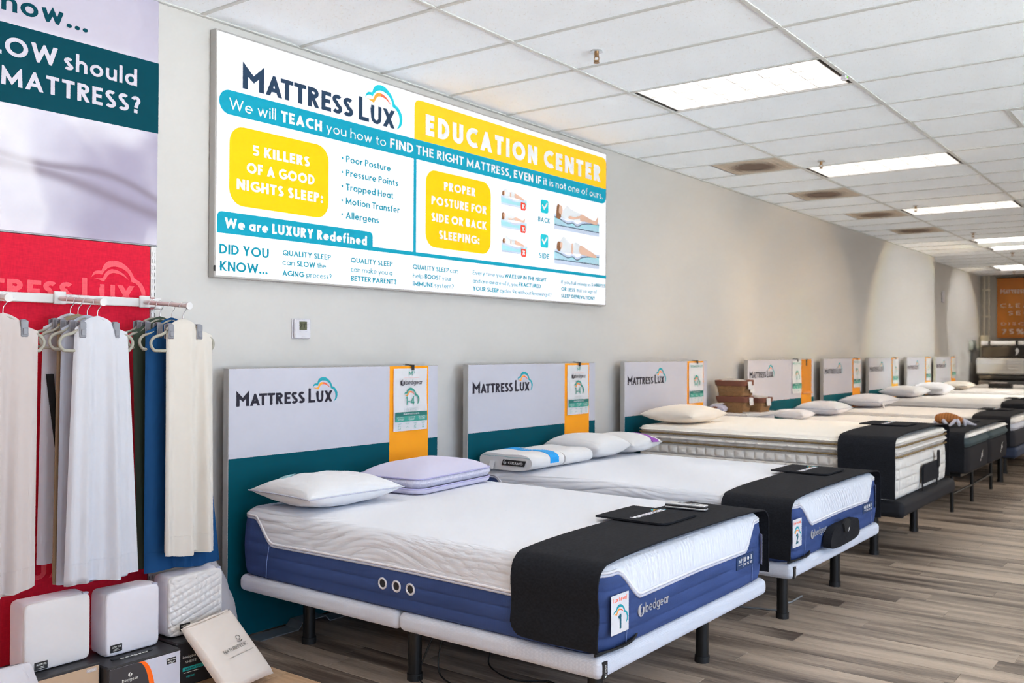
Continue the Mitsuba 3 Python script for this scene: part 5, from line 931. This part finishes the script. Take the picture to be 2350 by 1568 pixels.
# ---------------------------------------------------------------- pillows
def pillow(n, lab, O, W_, L_, th, m_, rot=0.0, puff=.5, pipe=None, wr=.01, seed=0, group=None, tiltx=0.0, n_=34):
    k = thing(n, lab, 'pillow', group); m_0, ed = cushion(W_, L_, th, n=n_, puff=puff, seed=seed, wr=wr); c_, s_ = math.cos(rot), math.sin(rot); ex, ey = (c_, s_, tiltx), (-s_, c_, 0); zmin = O[2] + .003
    b_ = frame(m_0, O, ex, ey); b_.vertices[:, 2] = np.maximum(b_.vertices[:, 2], zmin - th * .46); part(k, 'case', b_, m_, 60)
    if pipe: ep = frame(trimesh.Trimesh(ed, [[0, 1, 2]], process=False), O, ex, ey).vertices; part(k, 'piping', tube(ep, .0035, 6, True), pipe, True)
    return k
MT = Z1 + .014
k = pillow('pillow', 'white embossed pillow with grey piping at the near corner of the nearest mattress', (.475, 3.150, MT + .070), .47, .585, .150, 'mat_pillow_star', rot=-.06, puff=.55, pipe='mat_piping', wr=.016, seed=2)
part(k, 'corner_patch', frame(cushion(.09, .11, .010, n=10)[0], (.335, 2.985, MT + .121), (.9, .1, .22), (0, 1, .30)), 'mat_sea_green', 60, label='grey green patch')
k = thing('pillow', 'pale lilac gusseted pillow right of the embossed one', 'pillow'); P, N, D = rr_loop(-.215, .215, -.35, .35, .07, 12, 6)
def lilac(mesh): return place(mesh, (.445, 3.905, MT), (math.cos(.10), math.sin(.10), 0), (-math.sin(.10), math.cos(.10), 0))
lo, up, pp = shell(P, N, D, .030, .085, None, rt=.01, bulge=.012, nb=2, nt=10, cap=False, bottom=False); part(k, 'gusset', lilac(up), 'mat_lilac_mesh', 60, label='mesh side band')
def dome(z0, z1, sgn): 
    R_ = [np.c_[P + N * .002, np.full(len(P), z0)]]; 
    for f in (.97, .92, .84, .74, .62, .48, .33, .18, .04): R_.append(np.c_[P * f, np.full(len(P), z0 + (z1 - z0) * (1 - f ** 2.6) ** .8)])
    R_ = np.array(R_); return rings(R_ if sgn > 0 else R_[:, ::-1], False, True)
part(k, 'top_panel', lilac(dome(.083, .150, 1)), 'mat_pillow_lilac', 60); part(k, 'bottom_panel', lilac(rings(np.array([np.c_[P * f + N * o_, np.full(len(P), z)] for f, o_, z in ((1, .002, .032), (1, .006, .022), (1, .002, .010), (.97, 0, .003), (.5, 0, .001), (.04, 0, .001))])[:, ::-1], False, True)), 'mat_pillow_lilac', 60)
for z in (.031, .083): part(k, 'piping', lilac(tube(np.c_[P + N * .005, np.full(len(P), z)], .004, 6, True)), 'mat_lilac_pipe', True)
# bed 2
def contour(lab, y0, y1, x0, x1, h, m_='mat_pillow_rib', band=None, sag=.012):
    k = thing('pillow', lab, 'pillow', None); n = 40; R_ = []; ys = np.linspace(0, 1, 24)
    for t in ys:
        e_ = (1 - abs(2 * t - 1) ** 7) ** .5 if 0 < t < 1 else .55; a_ = np.linspace(0, 2 * np.pi, n, endpoint=False); cx, sx = np.cos(a_), np.sin(a_)
        xx = np.sign(cx) * np.abs(cx) ** .62; zz = np.sign(sx) * np.abs(sx) ** .72; hh = h * (.86 + .14 * e_); top = hh / 2 - sag * np.exp(-((xx) / .5) ** 2) * (zz > 0)
        R_.append(np.c_[(x0 + x1) / 2 + xx * (x1 - x0) / 2 * (.90 + .10 * e_), np.full(n, y0 + (y1 - y0) * t), MT - .004 + hh / 2 + zz * top])
    R_ = np.array(R_)[:, ::-1]; part(k, 'case', rings(R_, True, True), m_, 60)
    if band:
        t0, t1, mm = band; sel = (ys >= t0) & (ys <= t1); B_ = R_[sel]; keep = slice(0, n); cxy = np.array([(x0 + x1) / 2, 0, MT + h * .5]); B2 = cxy + (B_ - cxy) * np.array([1.012, 0, 1.03]) ; B2[..., 1] = B_[..., 1]
        idx = [i for i in range(n) if B_[0, i, 2] > MT + h * .30]; idx = sorted(idx, key=lambda i: -B_[0, i, 0]); part(k, 'band', solid(B2[:, idx], .002), mm, 60, label='coloured band around it')
    return k, R_
k, R_ = contour('white foam pillow with a bright blue band on the second mattress', 4.70, 5.06, .17, .60, .118, band=(.50, .80, 'mat_band_blue'))
t_ = part(k, 'maker_tag', place(extr(Polygon([(.0, 0), (.175, 0), (.19, .036), (.012, .036)]), .002), (.36, 4.697, MT + .028), (1, 0, 0), (0, 0, 1)), 'mat_bk', label='black maker tag'); part(t_, 'lettering', place(extr(unary_union([text('CERAMO', .052, .165, .010, .016, .11), swirl(.026, .018, .012)]), .0006), (.36, 4.6945, MT + .028), (1, 0, 0), (0, 0, 1)), 'mat_card'); part(k, 'zip_seam', tube([(x, 4.698, MT + .082 + .002 * math.sin(40 * x)) for x in np.linspace(.20, .58, 24)], .0016, 5), 'mat_sea_green', True); part(k, 'care_tag', solid(np.array([[(x, 4.692 - .02 * t, MT + .05 - .05 * t) for t in np.linspace(0, 1, 5)] for x in (.27, .31)]), .001), 'mat_card')
part(k, 'band_lettering', place(extr(text('CERAMO SLEEP FOAM', -.12, .13, -.012, .020, .08), .0006), (.40, 4.935, MT + .1065), (1, 0, 0), (0, 1, 0)), 'mat_card')
contour('white ribbed pillow just behind the one with the blue band', 5.075, 5.40, .19, .60, .112)
pillow('pillow', 'tall plump white ribbed pillow, third on the second mattress', (.40, 5.635, MT + .083), .46, .44, .165, 'mat_pillow_rib', puff=.42, seed=5, wr=.008)
k = pillow('pillow', 'white ribbed pillow with a purple band at the far side of the second mattress', (.42, 6.085, MT + .071), .44, .44, .140, 'mat_pillow_rib', puff=.45, seed=6, wr=.008)
G = np.array([[(x, y, MT + .062 + .078 * max(0, (1 - abs((x - .42) / .22) ** 2.6) * (1 - abs((y - 6.085) / .22) ** 2.6)) ** .45 + .002) for y in np.linspace(6.15, 6.25, 7)] for x in np.linspace(.47, .638, 14)]); part(k, 'band', solid(G, .002), 'mat_band_purple', 60, label='purple band')
# farther beds
pillow('pillow', 'plump cream pillow on the cream pillow top mattress', (.47, 6.99, .849 + .068), .48, .60, .142, 'mat_pillow_cream', rot=-.05, puff=.5, seed=7, wr=.012)
pillow('pillow', 'small flat white pillow on the split bed, in front of the basket table', (.36, 9.72, .718 + .051), .36, .36, .10, 'mat_pillow_white', puff=.4, seed=8)
pillow('pillow', 'white pillow with blue piping on the far half of the split bed', (.39, 10.60, .718 + .076), .48, .56, .15, 'mat_pillow_white', puff=.5, pipe='mat_band_piping' if False else 'mat_piping', seed=9)
k = pillow('pillow', 'white pillow with a hanging ribbon tag on the fifth bed', (.40, 12.28, .731 + .080), .50, .94, .155, 'mat_pillow_white', puff=.5, pipe='mat_piping', seed=10); part(k, 'ribbon', solid(np.array([[(.64 + .012 * t, y, .80 - .062 * t) for t in np.linspace(0, 1, 6)] for y in (11.98, 12.04)]), .002), 'mat_card')
pillow('pillow', 'white pillow on the sixth bed', (.40, 13.95, .791 + .078), .48, .92, .155, 'mat_pillow_white', puff=.5, seed=11)
pillow('pillow', 'plump white pillow on the seventh bed, right behind the sixth bed\'s', (.38, 15.62, .761 + .095), .48, .80, .19, 'mat_pillow_white', puff=.5, seed=12)
pillow('pillow', 'cream pillow on the eighth bed before the farthest headboard', (.38, 17.35, .796 + .066), .44, .70, .13, 'mat_pillow_cream', puff=.5, seed=13)
# remote
k = thing('remote_control', 'silver and black remote control lying on the dark cover of the nearest mattress', 'remote'); zt = Z1 + .010 + .016 + .006; A_ = (1.985, 4.005, zt)
def rm(mesh): return place(mesh, A_, (math.cos(.10), math.sin(.10), 0), (-math.sin(.10), math.cos(.10), 0))
part(k, 'base', rm(rbox(-.098, .098, -.024, .024, .0, .010, .0045)), 'mat_silver', 40); part(k, 'body', rm(cbox(-.099, .099, -.0245, .0245, .008, .017, .003)), 'mat_bk'); part(k, 'top', rm(rbox(-.098, .098, -.023, .023, .015, .025, .0045)), 'mat_silver', 40)
for i in range(5): part(k, 'button', rm(rbox(-.04 + i * .022, -.026 + i * .022, -.010, .010, .024, .0275, .0015)), 'mat_alu_dark')

# ---------------------------------------------------------------- side table with baskets
k = thing('side_table', 'white side table between the cream bed and the split bed, carrying wicker baskets', 'table'); part(k, 'top', cbox(.10, .50, 8.21, 8.96, .815, .845, .005), 'mat_white_paint'); part(k, 'body', cbox(.12, .47, 8.24, 8.93, .05, .815, .004), 'mat_white_plastic'); part(k, 'front_print', pr(unary_union([sbox(8.45, .775, 8.70, .785), sbox(8.50, .76, 8.64, .766)]), (.4702, 0, 0), .0008), 'mat_bk')
for i, (x, y) in enumerate(((.15, 8.27), (.44, 8.27), (.15, 8.9), (.44, 8.9))): part(k, 'foot', cyl((x, y, 0), (x, y, .05), .015, 12), 'mat_bk', 40)
def basket(lab, cx, cy, z0, L_, W_, h, rot, fill, tag_side=1, flare=.8):
    k = thing('wicker_basket', lab, 'basket', 'wicker baskets on the side table'); c_, s_ = math.cos(rot), math.sin(rot); P, N, D = rr_loop(-L_ / 2, L_ / 2, -W_ / 2, W_ / 2, .03, 10, 5); mv = lambda m_: place(m_, (cx, cy, z0), (c_, s_, 0), (-s_, c_, 0))
    R_ = [np.c_[P * (flare + (1 - flare) * t) + N * .003 * math.sin(26 * t), np.full(len(P), h * t)] for t in np.linspace(0, 1, 14)]; inner = [np.c_[P * .93, np.full(len(P), h)], np.c_[P * .90, np.full(len(P), h * .7)]]
    part(k, 'weave', mv(rings(np.array(R_ + inner), True, True)), 'mat_wicker', 50); R2 = [np.c_[P * f + N * o, np.full(len(P), z)] for f, o, z in ((.93, .004, h * .66), (.955, .009, h * .70), (1.0, .010, h * .99), (1.0, .004, h * 1.03), (.94, -.004, h * 1.02), (.92, -.006, h * .8))]; part(k, 'liner', mv(rings(np.array(R2))), 'mat_liner', 50, label='brown cloth liner')
    if fill: m_ = cushion(L_ * .86, W_ * .86, fill, n=22, puff=.6)[0]; m_.vertices[:, 2] = np.maximum(m_.vertices[:, 2], -.01); m_.vertices += (meshkit.fbm(m_.vertices * 34, 3, 4)[:, None] - .5) * .02; m_.vertices[:, 2] += h * .92; part(k, 'wool', mv(m_), 'mat_wool', 60, label='raw wool filling')
    t_ = mv(place(cbox(-.055, .055, -.0365, .0365, 0, .002, .0005), (0, -W_ / 2 - .014, h * .72), (1, 0, 0), (0, .12, .99))) if tag_side == 0 else mv(place(cbox(-.05, .05, -.0365, .0365, 0, .002, .0005), (L_ / 2 + .014, 0, h * .72), (0, 1, 0), (-.12, 0, .99))); part(k, 'paper_label', t_, 'mat_card')
    return k
basket('lower left wicker basket, directly under the top one', .255, 8.475, .845, .30, .20, .150, .05, 0); basket('lower right wicker basket with wool and the largest label', .37, 8.735, .845, .21, .27, .135, .0, .06, 1); basket('top wicker basket heaped with raw wool', .245, 8.465, 1.001, .30, .19, .145, .05, .06); basket('tall wicker basket behind the others', .165, 8.88, .845, .16, .15, .290, .0, 0)
k = thing('plastic_packet', 'packet wrapped in clear plastic lying left of the baskets', 'packet'); m_ = cushion(.16, .13, .075, n=20, puff=.35, seed=3, wr=.03)[0]; part(k, 'wrap', frame(m_, (.165, 8.295, .884), (1, .1, 0), (0, 1, 0)), 'mat_plastic_bag', 60); part(k, 'paper', frame(cushion(.12, .09, .02, n=10, seed=2, wr=.02)[0], (.165, 8.30, .924), (1, .2, .1), (0, 1, 0)), 'mat_card', 60); part(k, 'print', frame(cushion(.05, .06, .02, n=8)[0], (.165, 8.232, .897), (1, 0, 0), (0, 1, 0)), 'mat_liner', 60)
k = thing('silver_bowl', 'small round silver tin in front of the baskets', 'tin'); part(k, 'bowl', cyl((.43, 8.335, .845), (.43, 8.335, .862), .028, 24, .036), 'mat_chrome', 40)

# stuffed toy on the split bed's cover
k = thing('stuffed_toy', 'brown plush toy animal with pale legs and pointed snout on a dark cover', 'stuffed toy'); zt = .742
def chain(P, r): return as_tm(m3.Manifold.batch_boolean([m3.Manifold.hull_points(np.vstack([SPH * r[i] + P[i], SPH * r[i + 1] + P[i + 1]])) for i in range(len(P) - 1)], m3.OpType.Add))
def soft(P, r): m_ = chain(np.array(P, float), r); m_ = as_tm(m3.Manifold(m3.Mesh(np.array(m_.vertices, np.float32), np.array(m_.faces, np.uint32))).refine_to_length(.012)); trimesh.smoothing.filter_taubin(m_, iterations=8); return m_
h0, h1 = np.array([1.865, 9.36]), np.array([2.095, 9.60]); at = lambda u, z, s=0.0: (h0[0] + (h1[0] - h0[0]) * u + .70 * s, h0[1] + (h1[1] - h0[1]) * u - .71 * s, zt + z)
part(k, 'body', soft([at(.08, .072), at(.30, .078), at(.52, .068), at(.72, .050)], [.046, .050, .042, .029]), 'mat_plush_brown', True); part(k, 'head', soft([at(.74, .048), at(.90, .036), at(1.08, .016), at(1.18, .010)], [.027, .022, .012, .008]), 'mat_plush_grey', True, label='pale snout')
for u, s, l_ in ((.10, .045, .05), (.44, .045, -.16), (.52, .05, .0), (.76, .03, .0), (.02, -.02, -.06), (.50, -.05, -.06)): part(k, 'leg', soft([at(u, .055, s), at(u + l_ * .6, .034, s * 1.4), at(u + l_ * 1.2, .012, s * 1.5)], [.017, .015, .011]), 'mat_plush_grey', True)

# ---------------------------------------------------------------- cords under the nearest beds
for lab, P, z in (('thin black power cord looping by the middle leg of the nearest bed', [(1.24, 3.10, .222), (1.215, 3.06, .12), (1.20, 3.03, .03), (1.27, 2.99, .006), (1.42, 2.955, .004), (1.50, 2.98, .004), (1.38, 3.06, .004), (1.26, 3.10, .02), (1.235, 3.12, .10), (1.26, 3.14, .222)], 0), ('thin black cord lying on the floor under the foot of the nearest bed', [(1.28, 3.45, .222), (1.29, 3.42, .06), (1.33, 3.36, .004), (1.52, 3.28, .004), (1.66, 3.36, .004), (1.80, 3.30, .004), (2.0, 3.42, .004)], 0)):
    k = thing('power_cord', lab, 'cord'); whole(k, tube(spline(P, 8), .0035, 7), 'mat_bk', True)
k = thing('metal_rod', 'thin grey metal rod on the floor under the second bed', 'rod'); whole(k, tube([(1.62, 4.96, .006), (1.80, 4.98, .006), (2.08, 5.06, .006)], .005, 8), 'mat_alu_dark', True); k = thing('metal_rod', 'short bent metal rod behind the near foot leg of the second bed', 'rod'); whole(k, tube([(1.98, 5.14, .006), (2.02, 5.25, .008), (2.02, 5.42, .008)], .006, 8), 'mat_alu_dark', True)

# ---------------------------------------------------------------- the back of the shop
k = thing('banner', 'orange brown hanging banner with pale lettering on the back wall', 'banner'); Yb = YB - .12
G = np.array([[(x, Yb + .012 * math.sin(7 * x) * (1 - (z - 1.72) / 1.26), z) for z in np.linspace(1.72, 2.99, 10)] for x in np.linspace(.14, 1.62, 24)]); part(k, 'cloth', solid(G, .003), 'mat_banner_cloth', 60)
f = lambda g: place(extr(g, .001), (0, Yb - .016, 0), (1, 0, 0), (0, 0, 1)); M = affinity.scale(shop_logo(0, 0, 1)[0], .62, .8, origin=(0, 0))
part(k, 'lettering', f(unary_union([affinity.translate(M, .21, 2.655), text('CLEARANCE', .205, 1.55, 2.36, .085, .08, .35), text('SECTION', .36, 1.42, 2.20, .085, .08, .35), text('DISCOUNTED', .225, 1.5, 1.985, .062, .07, .35), text('75%', .24, .66, 1.80, .105, .11, .3)])), 'mat_banner_ink', label='pale lettering'); part(k, 'rod', cyl((.12, Yb + .0, 2.995), (1.64, Yb, 2.995), .012, 12), 'mat_bk_metal', 40)
k = thing('electrical_conduit', 'pair of pale conduits running down to the cabinet left of the banner', 'conduit'); part(k, 'pipe', cyl((-.125, YB - .03, 1.77), (-.125, YB - .03, H), .024, 14), 'mat_conduit', 40); part(k, 'pipe', cyl((-.03, YB - .03, 1.77), (-.03, YB - .03, H), .016, 14), 'mat_conduit', 40)
for z in (2.18, 2.75): part(k, 'strap', cbox(-.16, 0.0, YB - .06, YB, z - .02, z + .02, .004), 'mat_conduit')
k = thing('electrical_cabinet', 'pale electrical cabinet on the back wall below the conduits', 'cabinet'); part(k, 'case', cbox(-.19, -.005, YB - .12, YB, 1.20, 1.775, .005), 'mat_panel_box'); part(k, 'door', cbox(-.18, -.015, YB - .125, YB - .118, 1.22, 1.755, .002), 'mat_panel_box')
k = thing('phone_box', 'small dark grey box on the recessed wall beside the electrical cabinet', 'box'); part(k, 'case', cbox(-.209, -.13, 21.2, 21.5, 1.46, 1.66, .008), 'mat_box_slate'); part(k, 'cable', tube([(-.2, 21.35, 1.46), (-.203, 21.36, 1.3), (-.203, 21.4, 1.2)], .008, 6), 'mat_box_slate')
k = thing('wall_sensor', 'small white sensor high on the recessed wall', 'sensor'); whole(k, cbox(-.21, -.18, 18.80, 18.95, 2.34, 2.56, .008), 'mat_white_plastic')
STK = [('grey mattress at the bottom of the stack by the back wall', .50, .70, 'mat_stack_grey', -.03), ('grey mattress second from the bottom of the stack', .72, .845, 'mat_stack_grey', -.02), ('dark grey topper third from the bottom of the stack', .86, .95, 'mat_stack_grey_dark', -.01), ('thick cream pillow top mattress in the middle of the stack', .965, 1.30, 'mat_cream_side', -.06), ('black mattress with a pale emblem near the top of the stack', 1.305, 1.55, 'mat_bk_matte', .04), ('white slab with dark straps on top of the stack', 1.555, 1.645, 'mat_white_top', .02)]
k = thing('stack_stand', 'dark low platform under the mattress stack by the back wall', 'platform'); whole(k, cbox(.0, 1.5, 21.2, 22.0, 0, .495, .01), 'mat_bk_matte')
for i, (lab, z0, z1, m_, dx) in enumerate(STK):
    k = thing('stacked_mattress', lab, 'mattress', 'mattresses stacked by the back wall'); part(k, 'body', rbox(dx, 1.55 + dx, 21.1, 22.05, z0, z1, min(.035, (z1 - z0) * .4)), m_, 40)
    if i == 3: part(k, 'piping', cat([cbox(dx - .006, 1.556 + dx, 21.092, 22.056, z, z + .014, .004) for z in (1.185, 1.235)]), 'mat_pillow_white')
    if i == 4: part(k, 'emblem', place(extr(Polygon([(.0, 0), (.02, .05), (.0, .11), (.03, .16), (.075, .10), (.04, .03)]), .002), (.66, 21.098, 1.35), (1, 0, 0), (0, 0, 1)), 'mat_card')
    if i == 5: part(k, 'strap', cat([cbox(x, x + .04, 21.094, 22.056, z0 - .001, z1 + .006, .003) for x in (.17, .67, 1.15)]), 'mat_bk_matte')
k = thing('patterned_cushion', 'grey patterned cushion standing on the farthest beds at the right edge', 'cushion'); m_ = cushion(.34, .40, .14, n=22, puff=.45)[0]; part(k, 'cover', frame(m_, (1.52, 18.75, .98), (.96, .25, 0), (0, .12, 1)), 'mat_pattern', 60); part(k, 'paper_tag', frame(cbox(-.075, .075, -.09, .09, 0, .003), (1.40, 18.655, 1.14), (.96, .25, 0), (.1, .1, 1)), 'mat_tag_yellow', label='yellow tag')
k = thing('cushion_stand', 'low dark stand behind the eighth bed, under the patterned cushion', 'stand'); whole(k, cbox(1.25, 1.80, 18.55, 18.90, 0, .775, .01), 'mat_bk_matte')
